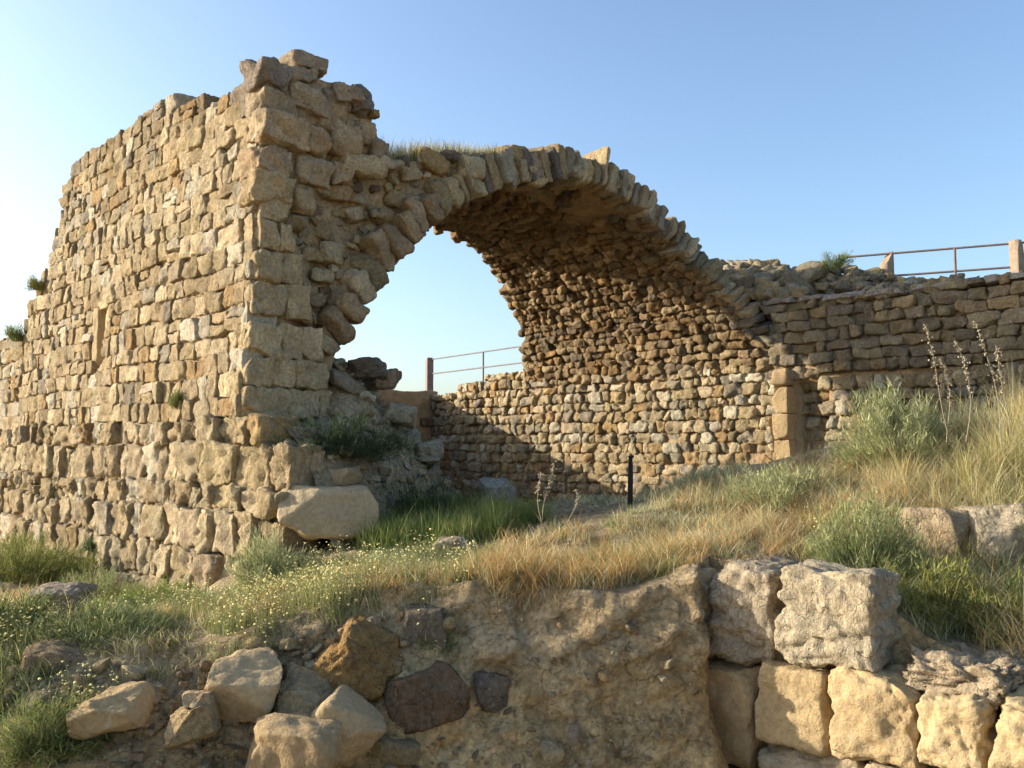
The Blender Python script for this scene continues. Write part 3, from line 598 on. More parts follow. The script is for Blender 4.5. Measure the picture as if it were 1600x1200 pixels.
# ------------------------------------------------------------------ individual rocks and blocks (placed at pixel box + distance)
def rock(name,box,Y,label,cat,col,depth=.3,yaw=0,roll=0,k=5,amp=.05,freq=3.,jit=.16,n=30,mat=None,seed=0,pit=.4,group=None,up=0):
    col=(col[0]*1.0,col[1]*.93,col[2]*.80)
    u0,v0,u1,v1=box; Y=Y+(.05 if v0>940 and u1<1000 else 0); p=at((u0+u1)/2,(v0+v1)/2,Y); w_=(u1-u0)/F*Y/2; h=(v1-v0)/F*Y/2
    ex=np.array([math.cos(yaw)*math.cos(roll),math.sin(yaw)*math.cos(roll),-math.sin(roll)]); ey=np.array([-math.sin(yaw),math.cos(yaw),0]); ez=np.cross(ex,ey)
    V,Fq,Cc=stones(p+np.array([0,depth*.5,up]),ex,ey,ez,(w_,depth,h),col,n=n,k=max(k,6),jit=jit,amp=amp*.6,freq=freq,oct=5,seed=seed,pit=pit,cuts=11,cd=(.62,.95))
    return single(name,(V,Fq,Cc),mat or M_ROCK,label,cat,group)
R=lambda *a,**k:rock(*a,**k)
R('boulder',(440,757,588,848),8.16,'large smooth buff boulder lying at the foot of the wall corner','boulder',(.46,.385,.27),depth=.3,yaw=.12,k=7,amp=.03,mat=M_DRESS,seed=1,jit=.2)
R('stone_block',(498,727,564,760),8.5,'small tan block sitting behind the large smooth boulder','stone block',(.44,.33,.21),depth=.2,yaw=-.3,k=7,amp=.02,mat=M_DRESS,seed=2)
R('boulder',(748,750,803,788),10.3,'pale rounded boulder half hidden in green grass under the arch','boulder',(.46,.42,.37),depth=.22,k=3.5,seed=3)
R('stone_block',(650,688,692,726),10.4,'pale broken block at the lower right foot of the rubble heap','stone block',(.50,.45,.37),depth=.2,k=5,seed=4,yaw=.3)
R('boulder',(543,556,602,592),10.0,'dark grey boulder topping the rubble directly beneath the arch springing','boulder',(.20,.18,.16),depth=.25,k=4,seed=5,amp=.04)
R('boulder',(588,573,622,606),10.2,'small brown boulder on the rubble slope, right of the dark grey one','boulder',(.33,.25,.18),depth=.22,k=4,seed=6,amp=.04)
R('stone_block',(600,628,650,662),10.1,'flat buff slab lying on the upper part of the rubble slope','stone block',(.48,.40,.30),depth=.22,k=5,seed=7,roll=.3)
R('boulder',(28,1008,124,1086),5.75,'brown squared boulder at the far left of the bank below the daisies','boulder',(.42,.30,.19),depth=.3,yaw=.35,k=7,amp=.04,seed=8)
R('boulder',(18,1130,92,1186),5.2,'pale rounded stone at the bottom left corner of the bank','boulder',(.46,.41,.33),depth=.2,k=3.6,amp=.04,seed=9)
R('boulder',(30,1088,84,1140),5.4,'grey stone half buried behind the bottom left leafy weeds','boulder',(.44,.36,.24),depth=.2,k=4,amp=.04,seed=10)
R('boulder',(118,1090,212,1150),5.2,'tan flat topped boulder jutting from the left bank','boulder',(.50,.37,.21),depth=.24,yaw=.1,k=6,amp=.03,mat=M_DRESS,seed=11,roll=-.05)
R('stone_block',(322,1034,428,1124),5.36,'pale angular block standing out of the left bank','stone block',(.47,.365,.225),depth=.26,yaw=.12,k=10,amp=.025,seed=12,roll=.14,mat=M_DRESS)
R('boulder',(400,1060,520,1170),5.38,'grey pink weathered boulder leaning beside the pale angular block','boulder',(.44,.345,.21),depth=.26,yaw=-.3,k=5,amp=.05,seed=13,roll=.3)
R('stone_block',(476,1096,582,1200),5.24,'smooth pale triangular slab leaning down to the right','stone block',(.46,.36,.225),depth=.2,yaw=-.1,k=8,amp=.025,seed=14,roll=.75,mat=M_DRESS,jit=.25)
R('boulder',(500,992,612,1112),5.66,'orange rock with a dark crust embedded in the bank','boulder',(.37,.235,.10),depth=.26,k=5,amp=.07,freq=4,seed=15,roll=.6,mat=None)
R('stone_block',(600,1046,735,1134),5.62,'dark brown streaked block embedded in the earth face','stone block',(.21,.15,.10),depth=.2,k=11,amp=.03,freq=5,seed=16,roll=-.12,yaw=.1)
R('boulder',(612,950,705,1025),5.93,'dark grey flat stone embedded just under the grassy edge','boulder',(.21,.18,.14),depth=.16,k=5,amp=.03,seed=17)
R('boulder',(735,1055,795,1115),5.75,'small dark stone embedded right of the brown streaked block','boulder',(.20,.17,.14),depth=.14,k=4,amp=.04,seed=18)
R('boulder',(380,1128,530,1225),5.0,'broad buff boulder at the bottom edge beneath the leaning boulder','boulder',(.40,.30,.18),depth=.3,k=5,amp=.04,seed=19,roll=.12,mat=M_DRESS)
R('boulder',(278,1080,326,1112),5.15,'small pale cobble tucked left of the pale angular block','boulder',(.55,.43,.29),depth=.1,k=4,amp=.02,seed=20)
R('boulder',(258,1112,332,1168),5.1,'grey tan cobble below the small pale cobble','boulder',(.46,.35,.20),depth=.14,k=4,amp=.03,seed=21,roll=-.3)
R('boulder',(1425,796,1540,880),6.45,'brown boulder in the dry grass at right, left one of the pair','boulder',(.42,.345,.25),depth=.3,k=4.5,amp=.05,seed=22)
R('boulder',(1522,790,1640,890),6.25,'grey pitted boulder at the right edge, right one of the pair','boulder',(.48,.42,.33),depth=.3,k=4,amp=.05,seed=23)
R('boulder',(675,842,735,874),7.6,'small whitish rock on the grassy ledge before the green grass','boulder',(.44,.38,.27),depth=.14,k=4,seed=24,amp=.03)
R('boulder',(45,915,125,960),7.3,'grey rounded rock among daisies on the left slope','boulder',(.40,.34,.27),depth=.2,k=3.5,seed=25,amp=.04)
# old foundation wall of big squared blocks at the lower right, parallel to the inner wall
fw=thing('foundation_wall','old foundation of huge squared tan blocks in the cut bank at lower right','wall')
pc=at(1103,960,5.95); FC=tc(pc[0],pc[1])[1]
def fblock(name,box,col,c0=0,depth=.35,k=12,amp=.03,freq=4,jit=.06,mat=None,seed=0,pit=.5,label=None,n=34):
    u0,v0,u1,v1=box; ta,_,_=on_c(u0,(v0+v1)/2,FC+c0); tb,_,_=on_c(u1,(v0+v1)/2,FC+c0); um=(u0+u1)/2
    _,z0,_=on_c(um,v1,FC+c0); _,z1,_=on_c(um,v0,FC+c0)
    o=single(name,stones(W((ta+tb)/2,FC+c0+depth,(z0+z1)/2),-ET,EC,EZ,(abs(ta-tb)/2,depth,(z1-z0)/2),col,n=n,k=k,jit=jit,amp=amp,freq=freq,oct=5,seed=seed,pit=pit,cuts=5,cd=(.86,1.05),fz=2.6 if mat else 1.3),mat or M_DRESS,None,None,parent=fw)
    if label: o['label']=label
fblock('weathered_block',(1103,885,1207,1038),(.46,.37,.25),c0=.06,amp=.036,freq=3.5,jit=.12,k=11,mat=M_ROCK,seed=61,label='greyish deeply weathered block, upper left of the course')
fblock('weathered_block',(1209,892,1362,1046),(.50,.41,.27),c0=.03,depth=.2,amp=.038,freq=3.5,jit=.06,k=12,mat=M_ROCK,seed=62,label='pale fissured block catching the sun, upper right of the course')
fblock('squared_block',(1056,1025,1172,1192),(.47,.325,.165),c0=.04,k=22,amp=.018,seed=63)
fblock('squared_block',(1177,1043,1284,1172),(.47,.34,.175),c0=.02,k=18,amp=.022,seed=64)
fblock('squared_block',(1291,1052,1430,1200),(.49,.355,.185),c0=-.02,k=14,amp=.035,seed=65)
fblock('rounded_block',(1424,1090,1542,1225),(.50,.375,.20),c0=-.04,k=7,amp=.04,seed=66,label='round edged pitted pale block')
fblock('rounded_block',(1546,1104,1680,1240),(.50,.375,.20),c0=-.06,k=8,amp=.04,seed=67,label='round edged pitted pale block at the edge')
fblock('crumbled_block',(1400,1036,1575,1100),(.50,.39,.25),c0=.10,k=7,amp=.045,freq=8,seed=68,mat=M_ROCK)
fblock('squared_block',(1060,1196,1172,1330),(.44,.33,.2),c0=.04,k=12,amp=.03,seed=69)
fblock('squared_block',(1178,1180,1330,1330),(.46,.36,.23),c0=.0,k=12,amp=.03,seed=70)
fblock('squared_block',(1335,1206,1480,1340),(.5,.38,.24),c0=-.02,k=12,amp=.03,seed=71)
fblock('plaster_pier',(1036,890,1102,1024),(.46,.34,.19),c0=.03,k=8,amp=.04,seed=72)
# ------------------------------------------------------------------ cobbles set in the bank
def cobbles():
    r=np.random.default_rng(33); N=2100; X=np.r_[r.uniform(-3.4,-.4,1750),r.uniform(-.4,1.25,350)]; f=r.uniform(.0,.9,N); Y=foot(X)+(bro(X)-foot(X))*f; Z=zg(X,Y); s=np.exp(r.normal(-4.35,.65,N)); s=np.where(X>-.4,s*.6,s)
    rr=r.uniform(0,6.28,N); ex=np.stack([np.cos(rr),np.sin(rr),r.normal(0,.3,N)],-1); ey=np.stack([-np.sin(rr),np.cos(rr),r.normal(0,.3,N)],-1)
    P=np.stack([X,Y-.04,Z],-1); V,Fq,Cc=stones(P,ex,ey,EZ,np.stack([s*1.3,s,s*.75],-1),pal(N,[(TAN,4),(BUFF,2),((.42,.31,.18),3),(OCH,1)],r,.13),n=7,k=r.uniform(3,6,N),jit=.25,amp=.012,freq=12,seed=44)
    o=mesh('gravel',V,Fq,M_STONE,None,Cc); tag(o,'loose pebbles and cobbles set in the cut earth bank','gravel',kind='stuff')
cobbles()
# ------------------------------------------------------------------ railings and posts
def tube(p0,p1,r_=.02,n=10):
    p0=np.array(p0,float);p1=np.array(p1,float);d=p1-p0;d/=np.linalg.norm(d);a=np.cross(d,[0,0,1.]); a=a if np.linalg.norm(a)>.1 else np.array([1.,0,0]);a/=np.linalg.norm(a);b=np.cross(d,a)
    an=np.arange(n)/n*2*math.pi; ring=(np.cos(an)[:,None]*a+np.sin(an)[:,None]*b)*r_
    V=np.concatenate([p0+ring,p1+ring]); return V,quads(2,n,closed=True)
def post(name,base,h,wd,mat,parent,ang=0,**kw):
    ex=np.array([math.cos(ang),math.sin(ang),0]); ey=np.array([-math.sin(ang),math.cos(ang),0])
    V,Fq,Cc=stones(np.array(base)+np.array([0,0,h/2]),ex,ey,EZ,(wd/2,wd/2,h/2),(.3,.3,.3),n=8,k=24,jit=.02,amp=.003,freq=6,seed=int(h*1000)); o=mesh(name,V,Fq,mat,parent); return o
def railing(label,pts,posts,bars,mats,gap=.35,group=None):
    t=thing('metal_railing',label,'railing',group)
    P=np.array(pts,float)
    for dz in (0,-gap):
        V,Q=tube(P[0]+[0,0,dz],P[1]+[0,0,dz],.017); mesh('rail',V,Q,mats,t)
    for f,bot,wd,m in posts:
        q=P[0]+(P[1]-P[0])*f; post('post',(q[0],q[1],bot),q[2]+.04-bot,wd,m,t,ang=.4)
    for f,bot in bars:
        q=P[0]+(P[1]-P[0])*f; V,Q=tube((q[0],q[1],bot),q,.02); mesh('baluster',V,Q,mats,t)
    return t
p0=at(1320,402,13.96); p1=at(1600,379,12.9); p1b=p0+(p1-p0)*1.6; p0b=p0-(p1-p0)*.0
fx=lambda u:( (ray(u,400)[0]*p0[1]-p0[0])/((p1b-p0b)[0]-ray(u,400)[0]*(p1b-p0b)[1]))
railing('rusty metal railing with stubby concrete posts on the terrace at upper right',(p0b,p1b),[(fx(1385),1.9,.15,M_CONC),(fx(1589),1.9,.17,M_CONC)],[(fx(1492),1.95)],M_RUST)
q0=at(671,562,21.5); q1=at(815,541,18.9); q1b=q0+(q1-q0)*1.5
fy=lambda u:((ray(u,555)[0]*q0[1]-q0[0])/((q1b-q0)[0]-ray(u,555)[0]*(q1b-q0)[1]))
railing('thin grey metal railing with one square post seen through the arch',(q0,q1b),[(0,1.0,.16,M_RUST)],[(fy(755),1.0)],M_STEEL)
pb=at(984,800,8.3); tp=at(986,714,8.3); bp=thing('metal_post','short black metal stake standing in the dry grass before the inner wall','post')
def stake():
    d=tp-pb; h=np.linalg.norm(d); V,Fq,Cc=stones(pb+d/2,np.array([1,0,0]),np.array([0,1,0]),d/h,(.022,.022,h/2),(.3,.3,.3),n=8,k=20,jit=.01,amp=.002,seed=3); mesh('shaft',V,Fq,M_BLACK,bp)
    V,Fq,Cc=stones(tp+np.array([.002,0,.004]),np.array([1,0,0]),np.array([0,1,0]),EZ,(.026,.026,.012),(.3,.3,.3),n=6,k=12,jit=.01,amp=.001,seed=4); mesh('cap',V,Fq,M_BLACK,bp)
stake()
# ------------------------------------------------------------------ vegetation
def blades(base,h,wd,lean,col,r,up=None,seg=3,curl=.6):
    """base (N,3), h,wd (N,), lean (N,) sideways travel as a part of h"""
    N=len(base); az=r.uniform(0,2*math.pi,N); d=np.stack([np.cos(az),np.sin(az),np.zeros(N)],-1)
    fa=r.uniform(0,2*math.pi,N); wdir=np.stack([np.cos(fa),np.sin(fa),np.zeros(N)],-1)
    if up is not None: upv=up
    else: upv=np.tile([0,0,1.],(N,1))
    V=np.zeros((N,seg*2+1,3))
    for k in range(seg+1):
        f=k/seg; p=base+upv*(h*f*(1-.18*curl*lean*f))[:,None]+d*(h*lean*(f**1.7))[:,None]; ww=wd*(1-f**1.5)*.5+.0002
        if k<seg: V[:,2*k]=p-wdir*ww[:,None]; V[:,2*k+1]=p+wdir*ww[:,None]
        else: V[:,2*seg]=p
    T=[]
    for k in range(seg-1): T+= [[2*k,2*k+1,2*k+3],[2*k,2*k+3,2*k+2]]
    T+=[[2*seg-2,2*seg-1,2*seg]]; T=np.array(T); Fq=(T[None]+np.arange(N)[:,None,None]*(2*seg+1)).reshape(-1,3)
    C=np.repeat(col,2*seg+1,0); return V.reshape(-1,3),Fq,C
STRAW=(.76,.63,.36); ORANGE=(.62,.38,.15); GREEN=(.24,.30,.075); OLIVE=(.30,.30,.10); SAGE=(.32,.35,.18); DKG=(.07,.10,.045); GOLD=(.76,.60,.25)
def patch_pts(patches,r,zf=None):
    B=[];H=[];Wd=[];Ln=[];Cl=[]
    for (u,Y,ru,ry,n,h,pl,ln) in patches:
        X0=ray(u,700)[0]*Y; rx=ru/F*Y; nc=max(6,int(n/46)); a=r.uniform(0,6.28,nc); q=np.sqrt(r.uniform(0,1.15,nc)); cx=X0+rx*q*np.cos(a); cy=Y+ry*q*np.sin(a)
        ch=r.uniform(.4,1.35,nc); cp=r.integers(0,len(pl),nc); i=r.integers(0,nc,n); x=cx[i]+r.normal(0,.05,n); y=cy[i]+r.normal(0,.045,n)
        B.append(np.stack([x,y,zg(x,y)-.02],-1)); H.append(.86*h*ch[i]*r.uniform(.3,1.15,n)*np.where(r.random(n)<.04,1.5,1)); Wd.append(np.exp(r.normal(-5.5,.4,n))*max(1,Y/7)); Ln.append(np.abs(r.normal(ln*1.25,.32,n)))
        ct=r.uniform(.72,1.2,(nc,1)); c=np.array(pl,float)[np.where(r.random(n)<.6,cp[i],r.integers(0,len(pl),n))]*r.uniform(.6,1.3,(n,1))*ct[i]; Cl.append(np.clip(c,.01,.8))
    return [np.concatenate(x) for x in (B,H,Wd,Ln,Cl)]
def grass(name,label,patches,seed,cat='grass'):
    r=np.random.default_rng(seed); B,H,Wd,Ln,Cl=patch_pts(patches,r); V,Fq,C=blades(B,H,Wd,Ln,Cl,r); o=mesh(name,V,Fq,M_GRASS,None,C,smooth=True); tag(o,label,cat,kind='stuff')
# (u, Y, radius in px, radius in m, count, height, palette, lean)
grass('dry_grass','straw and orange dry grass along the edge of the bank and up the right mound',[
 (850,6.35,140,.3,12000,.22,[ORANGE,ORANGE,STRAW,OLIVE],.5),(980,6.5,100,.35,6500,.20,[ORANGE,STRAW,OLIVE],.6),(1100,6.8,120,.6,5000,.18,[STRAW,ORANGE,STRAW,SAGE],.65),(1230,7.0,110,.6,5500,.20,[ORANGE,STRAW,STRAW,GOLD],.65),
 (1330,7.5,120,.6,6500,.26,[STRAW,SAGE,STRAW,ORANGE],.55),(1500,7.2,110,.7,9000,.38,[GOLD,STRAW,SAGE,STRAW],.45),(1580,6.6,60,.5,6500,.40,[GOLD,STRAW,OLIVE],.45),(1460,6.8,70,.5,5000,.32,[ORANGE,STRAW,SAGE],.55),(1150,7.9,120,.4,6000,.22,[STRAW,SAGE,ORANGE],.4),
 (1590,5.35,50,.35,4000,.34,[ORANGE,STRAW,GOLD],.5),(1540,5.9,50,.3,2500,.3,[STRAW,OLIVE],.5),(640,6.4,110,.3,5000,.15,[ORANGE,STRAW,OLIVE],.5),(500,6.5,130,.4,5000,.17,[ORANGE,STRAW,OLIVE],.5),(330,6.8,120,.6,4000,.15,[STRAW,ORANGE,OLIVE],.5),
 (60,9.0,110,1.2,5000,.2,[ORANGE,STRAW,OLIVE],.4),(60,7.0,120,.8,4000,.18,[STRAW,ORANGE,OLIVE],.4),(1040,7.6,90,.4,2500,.11,[STRAW,SAGE],.6),(900,7.2,150,.5,5000,.16,[STRAW,OLIVE,ORANGE],.5),(1700,7.0,100,.8,6000,.4,[GOLD,STRAW],.35),(980,9.2,110,.7,4000,.10,[STRAW,SAGE],.6),(960,11.5,120,1.2,5000,.2,[STRAW,OLIVE],.5),(1080,9.0,80,.5,3500,.2,[STRAW,SAGE],.5)],101)
grass('green_grass','fresh green grass patch on the ledge under the arch and on the left slope',[
 (690,8.1,115,.35,15000,.30,[GREEN,(.30,.34,.10),(.14,.20,.05),(.42,.40,.16)],.35),(640,8.9,110,.4,5000,.3,[GREEN,DKG],.4),(790,8.6,60,.4,3500,.28,[GREEN,OLIVE],.4),(100,11.5,120,1.0,4500,.3,[OLIVE,GREEN],.4),(0,12.5,90,1.2,4500,.35,[OLIVE,GREEN,STRAW],.4),
 (150,8.8,80,.5,3500,.22,[GREEN,OLIVE],.5),(230,7.6,100,.5,3500,.16,[OLIVE,SAGE],.5),(420,7.4,90,.4,4000,.2,[SAGE,OLIVE],.5),(560,7.2,120,.5,5000,.13,[SAGE,OLIVE,(.3,.33,.2)],.5),(700,7.2,100,.4,2500,.12,[SAGE,OLIVE],.5),(1400,5.5,70,.25,1300,.26,[OLIVE,SAGE,STRAW],.5),(1480,5.7,70,.3,1700,.30,[OLIVE,(.2,.24,.08),STRAW],.5),(60,6.2,90,.3,4000,.22,[OLIVE,DKG],.5),(30,5.6,60,.2,2600,.2,[OLIVE,DKG,SAGE],.5),(230,5.9,90,.2,1600,.12,[OLIVE,STRAW],.6),(180,6.3,90,.3,2500,.16,[OLIVE,SAGE],.5)],102)
def daisies():
    r=np.random.default_rng(103); patches=[(430,6.5,110,.35,520),(530,6.4,90,.3,420),(300,7.0,110,.5,230),(60,6.6,110,.5,260),(180,6.4,80,.4,160),(400,5.95,70,.2,190),(130,5.4,60,.2,160),(600,7.2,100,.5,160),(700,6.5,80,.3,120),(40,5.9,70,.2,130),(470,7.3,90,.4,200),(500,6.0,40,.12,80),(690,5.95,30,.08,26),(1270,6.6,40,.3,30),(1500,5.6,60,.3,36)]
    P=[];
    for u,Y,ru,ry,n in patches:
        X0=ray(u,700)[0]*Y; rx=ru/F*Y; nc=max(3,n//20); a=r.uniform(0,6.28,nc); q=np.sqrt(r.uniform(0,1,nc)); i=r.integers(0,nc,n); x=(X0+rx*q*np.cos(a))[i]+r.normal(0,.06,n); y=(Y+ry*q*np.sin(a))[i]+r.normal(0,.06,n); P.append(np.stack([x,y,zg(x,y)-.02],-1))
    P=np.concatenate(P); N=len(P); h=r.uniform(.08,.26,N); top=P+np.stack([r.normal(0,.03,N),r.normal(0,.03,N),h],-1)
    # stems + fine leaves as blades
    B=np.repeat(P,7,0)+r.normal(0,.02,(N*7,3))*[1,1,0]; V,Fq,C=blades(B,np.repeat(h,7)*r.uniform(.4,1,N*7),np.full(N*7,.004),np.abs(r.normal(.35,.2,N*7)),np.array([OLIVE,SAGE,(.3,.28,.1)])[r.integers(0,3,N*7)]*r.uniform(.7,1.2,(N*7,1)),r)
    o=mesh('daisy_foliage',V,Fq,M_LEAF,None,C); tag(o,'feathery stems and leaves of the small daisies','foliage',kind='stuff')
    # heads: shallow domes with eight petals
    an=np.arange(8)/8*2*math.pi; ring=np.stack([np.cos(an),np.sin(an),np.zeros(8)],-1); tpl=np.concatenate([ring,[[0,0,.55]],[[0,0,-.35]]]); T=[[i,(i+1)%8,8] for i in range(8)]+[[(i+1)%8,i,9] for i in range(8)]
    rad=np.exp(r.normal(-4.95,.3,N)); tl=r.normal(0,.4,(N,2)); nz=np.stack([tl[:,0],tl[:,1]-.3,np.ones(N)],-1); nz/=np.linalg.norm(nz,axis=1,keepdims=True); e1=np.cross(nz,[0,1,0]); e1/=np.linalg.norm(e1,axis=1,keepdims=True); e2=np.cross(nz,e1)
    V=(tpl[None,:,0:1]*e1[:,None]+tpl[None,:,1:2]*e2[:,None]+tpl[None,:,2:3]*nz[:,None])*rad[:,None,None]+top[:,None]; Fq=(np.array(T)[None]+np.arange(N)[:,None,None]*10).reshape(-1,3)
    o=mesh('daisies',V.reshape(-1,3),Fq,M_PETAL,None); tag(o,'tiny pale yellow daisies scattered over the left bank','flowers',kind='stuff')
daisies()
def shrub(name,label,base,rad,h,n,pl,seed,cat='shrub',leaf=True,group=None,up=.8,wide=1.,fine=1.):
    r=np.random.default_rng(seed); base=np.array(base,float); root=thing(name,label,cat,group or {'sagebrush':'sagebrush clumps on the right','bush':'bushes and weeds on the banks','dark_bush':'dark bushes on the rubble heap','wall_plant':'plants rooted in the walls','weed':'small weeds in the cut bank'}[name]); ns=max(8,n//95)
    az=r.uniform(0,6.28,ns); q=np.sqrt(r.uniform(0,1.35,ns)); el=up+(1-up)*r.random(ns); d=np.stack([np.cos(az)*q*rad*wide,np.sin(az)*q*rad*.8,h*np.sqrt(np.clip(1-.75*q*q,0,1))*r.uniform(.45,1.2,ns)],-1)
    b0=base+np.stack([np.cos(az)*q*rad*.3,np.sin(az)*q*rad*.3,np.full(ns,-.05)],-1)
    # stems
    SV=[];SF=[];c0=0
    for i in range(ns):
        m=b0[i]+d[i]*.5+r.normal(0,.02,3); ring=[]
        for p_,rr in ((b0[i],.004),(m,.003),(b0[i]+d[i],.0012)):
            for k in range(4): ring.append(p_+np.array([math.cos(k*1.57),math.sin(k*1.57),0])*rr)
        SV.append(np.array(ring)); SF.append(quads(3,4,closed=True)+c0); c0+=12
    mesh('stems',np.concatenate(SV),np.concatenate(SF),M_LEAF,root,np.tile(np.array(pl[0])*.9+[.06,.03,0],(c0,1)))
    i=r.integers(0,ns,n); f=r.uniform(.25,1.02,n); P=b0[i]+d[i]*f[:,None]+r.normal(0,.02,(n,3))*(1+f[:,None]*.6); L=r.uniform(.02,.06,n)*fine*(1+.3*h)
    out=d[i]/np.linalg.norm(d[i],axis=1,keepdims=True)+r.normal(0,.55,(n,3)); out/=np.linalg.norm(out,axis=1,keepdims=True)
    V,Fq,C=blades(P,L*1.3,r.uniform(.004,.0085,n)*fine*1.1,np.full(n,.15),np.clip(np.array(pl,float)[r.integers(0,len(pl),n)]*r.uniform(.65,1.25,(n,1))*(1+.25*perlin(P*7))[:,None],.01,.8),r,up=out,seg=2)
    mesh('foliage',V,Fq,M_LEAF,root,C); return root
def gb(u,Y,dz=0): x=ray(u,700)[0]*Y; return (x,Y,float(zg(np.array(x),np.array(Y)))+dz)
SG=[(.42,.44,.22),(.34,.38,.16),(.52,.48,.26)]; GB=[(.30,.35,.14),(.38,.41,.19),(.24,.28,.10),(.42,.38,.2)]
shrub('sagebrush','tall grey green sagebrush on top of the right mound',gb(1400,7.6),.38,.66,12000,SG,201,fine=1.2)
shrub('sagebrush','bright green feathery bush on the ledge above the pale fissured block',gb(1350,6.15),.31,.56,12000,GB,202)
shrub('sagebrush','low grey green bush in dry grass before the door jamb',gb(1215,7.6),.42,.33,9000,SG,203)
shrub('sagebrush','grey green tuft growing against the wall foot left of the boulder',gb(425,7.6),.24,.42,7000,SG,204)
shrub('bush','leafy green bush at the foot of the tall wall on the far left',gb(45,10.5),.65,.55,12000,[OLIVE,GREEN,(.22,.2,.07)],205,fine=1.3)
shrub('bush','green bush on the left slope right below the wall base',gb(165,9.0),.35,.35,8000,GB,206)
shrub('bush','olive bush beside the wall foot, right of the left slope grass',gb(262,7.6),.3,.28,8000,[OLIVE,GREEN],207)
shrub('bush','broad low green weeds above the brown squared boulder',gb(170,6.3),.42,.22,10000,[(.13,.19,.06),SAGE,OLIVE],208)
shrub('bush','dark green daisy weeds at the left picture edge',gb(15,6.4),.35,.28,9000,[(.09,.14,.04),OLIVE],209)
shrub('weed','leafy weed with yellow heads between the lower left boulders',gb(85,5.25,.02),.24,.30,8000,[(.22,.26,.09),OLIVE],210)
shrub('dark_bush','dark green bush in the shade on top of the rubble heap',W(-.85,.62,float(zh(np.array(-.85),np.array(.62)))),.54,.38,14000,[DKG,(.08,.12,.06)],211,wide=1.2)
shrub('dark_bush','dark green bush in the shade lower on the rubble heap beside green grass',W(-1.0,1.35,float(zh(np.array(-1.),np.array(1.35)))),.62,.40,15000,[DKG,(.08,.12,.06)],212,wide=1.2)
shrub('bush','thin yellow green weeds hanging beside the boulders at right',gb(1455,5.65),.26,.40,4000,[(.30,.30,.07),OLIVE],213)
shrub('bush','sparse weeds below the grey pitted boulder at the right edge',gb(1560,5.5),.28,.42,5000,[(.28,.28,.08),(.1,.14,.05)],214)
shrub('weed','small flowering weed growing from the earth face over the dark flat stone',gb(690,5.95,-.02),.09,.16,1500,[OLIVE,(.25,.28,.1)],215)
shrub('wall_plant','small green cushion plant rooted in the middle of the tall wall',W(1.45,batt(.62)-.02,.50),.09,.15,2500,[(.16,.2,.06),OLIVE],216)
shrub('wall_plant','yellow green tuft on the left broken edge of the tall wall',W(7.45,.05,2.62),.11,.22,2000,[(.32,.32,.10),OLIVE],217)
shrub('wall_plant','green tuft on the low left stretch of wall',W(8.3,-.02,1.85),.14,.3,2500,[(.15,.22,.06),OLIVE],218)
shrub('wall_plant','dark green plant on the lowest course of the tall wall',W(3.35,batt(-1.1)-.10,-1.22),.11,.15,2000,[(.10,.16,.04),DKG],219)
pw=at(1303,415,13.6); shrub('wall_plant','bright green weed with dry twigs on the rubble bank by the railing',pw,.22,.28,1800,[(.26,.32,.08),OLIVE],220)
def vault_grass():
    r=np.random.default_rng(301); N=15000; cc=r.uniform(1.65,4.4,N); tt=r.uniform(.05,1.3,N); z=np.interp(cc,[x for x,_ in EXTR],[q for _,q in EXTR])-.06
    h=r.uniform(.08,.30,N)*np.interp(cc,[1.7,2.6,4.3],[1.3,1,.4]); pl=np.array([STRAW,OLIVE,GOLD,DKG]); V,Fq,C=blades(W(tt,cc,z),h,r.uniform(.004,.007,N),np.abs(r.normal(.35,.2,N)),pl[r.integers(0,4,N)]*r.uniform(.7,1.2,(N,1)),r)
    N=1500; cc=r.uniform(6.9,8.8,N); tt=r.uniform(.1,.9,N); z=np.interp(cc,[x for x,_ in EXTR],[q for _,q in EXTR])-.03; V2,F2,C2=blades(W(tt,cc,z),r.uniform(.05,.16,N),r.uniform(.004,.007,N),np.abs(r.normal(.35,.2,N)),pl[r.integers(0,4,N)],r)
    o=mesh('vault_grass',np.concatenate([V,V2]),np.concatenate([Fq,F2+len(V)]),M_GRASS,None,np.concatenate([C,C2])); tag(o,'short dry and green grass growing on top of the vault','grass',kind='stuff')
vault_grass()
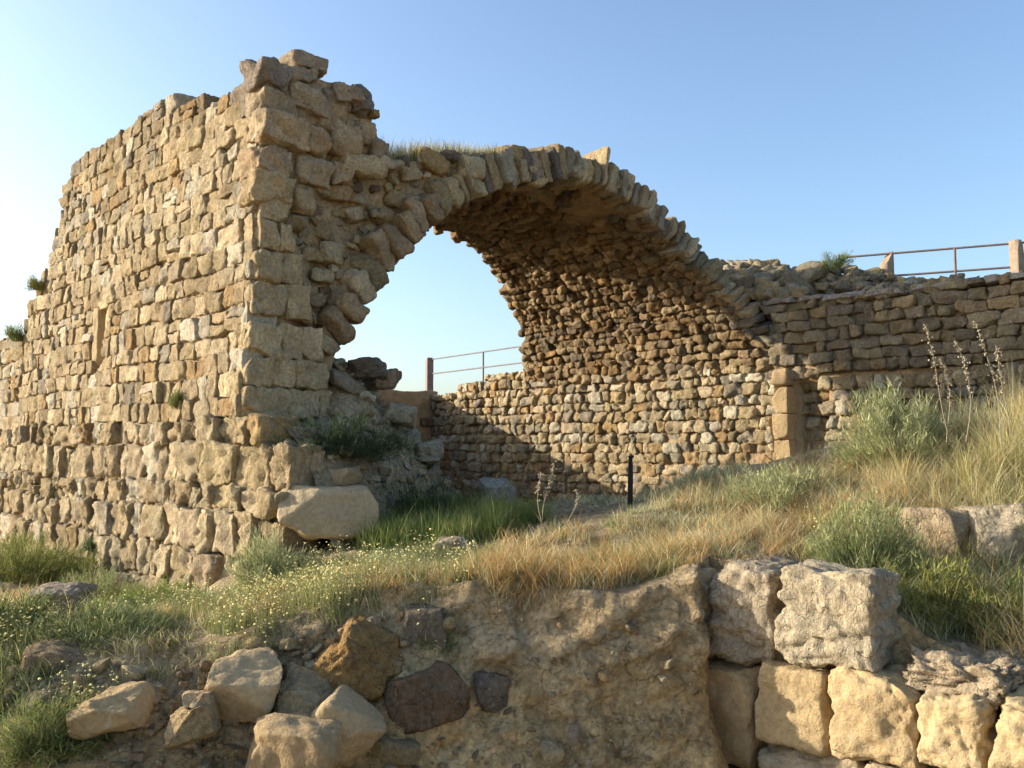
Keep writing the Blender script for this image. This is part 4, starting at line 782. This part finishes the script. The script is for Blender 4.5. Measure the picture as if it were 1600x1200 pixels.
def stalk(u,v0,v1,Y,label,seed,lean=0,group=None,n=46,sz=.0062):
    r=np.random.default_rng(seed); b=at(u+lean*-1,v1,Y); t=at(u,v0,Y); root=thing('seed_stalk',label,'dry plant',group); K_=14; f=np.linspace(0,1,K_)[:,None]; path=b+(t-b)*f+np.array([1,0,0])*(.07*np.sin(f*2.6+seed)-.05*f**3)+np.array([0,.03,0])*f
    path-= (path[-1]-t)*f; V=[]
    for i,p in enumerate(path):
        rr=.0035*(1-.7*i/K_); V+= [p+np.array([math.cos(a),math.sin(a),0])*rr for a in (0,1.57,3.14,4.71)]
    mesh('stem',np.array(V),quads(K_,4,closed=True),M_SEED,root)
    i=r.uniform(.45,1,n); P=np.stack([np.interp(i,f[:,0],path[:,k]) for k in range(3)],-1)+r.normal(0,.011,(n,3))
    e=r.normal(0,1,(n,3)); e/=np.linalg.norm(e,axis=1,keepdims=True); g=np.cross(e,r.normal(0,1,(n,3))); g/=np.linalg.norm(g,axis=1,keepdims=True)
    g2=np.cross(e,g)
    for i_ in range(n):
        V,Fq,Cc=stones(P[i_],e[i_],g[i_],g2[i_],(sz*1.3,sz*.6,sz),(.6,.5,.4),n=2,k=3,jit=.3,amp=.0,seed=seed+i_,cuts=0); mesh('seed_head',V,Fq,M_SEED,root)
g='tall dry seed stalks on the right mound'
stalk(1445,508,690,6.6,'leftmost of the tall pale seed stalks rising from the right mound',501,lean=-55,group=g)
stalk(1468,560,690,6.6,'short pale seed stalk just right of the leftmost tall one',502,lean=-20,group=g)
stalk(1492,532,690,6.5,'middle tall pale seed stalk on the right mound',503,lean=-12,group=g)
stalk(1523,502,680,6.5,'tallest pale seed stalk, second from the right edge of the mound',504,lean=-25,group=g)
stalk(1558,542,680,6.4,'rightmost of the tall pale seed stalks on the right mound',505,lean=-10,group=g)
g='grey seed stalks by the shaded wall'
stalk(846,738,815,7.6,'taller grey seed stalk before the shaded wall, left of the black stake',506,lean=-3,group=g,sz=.007)
stalk(866,724,812,7.6,'tallest grey seed stalk in front of the dark shadow by the stake',507,lean=6,group=g,sz=.007)
stalk(900,765,815,7.6,'short grey seed stalk between the tallest grey one and the stake',508,lean=2,group=g,sz=.006)
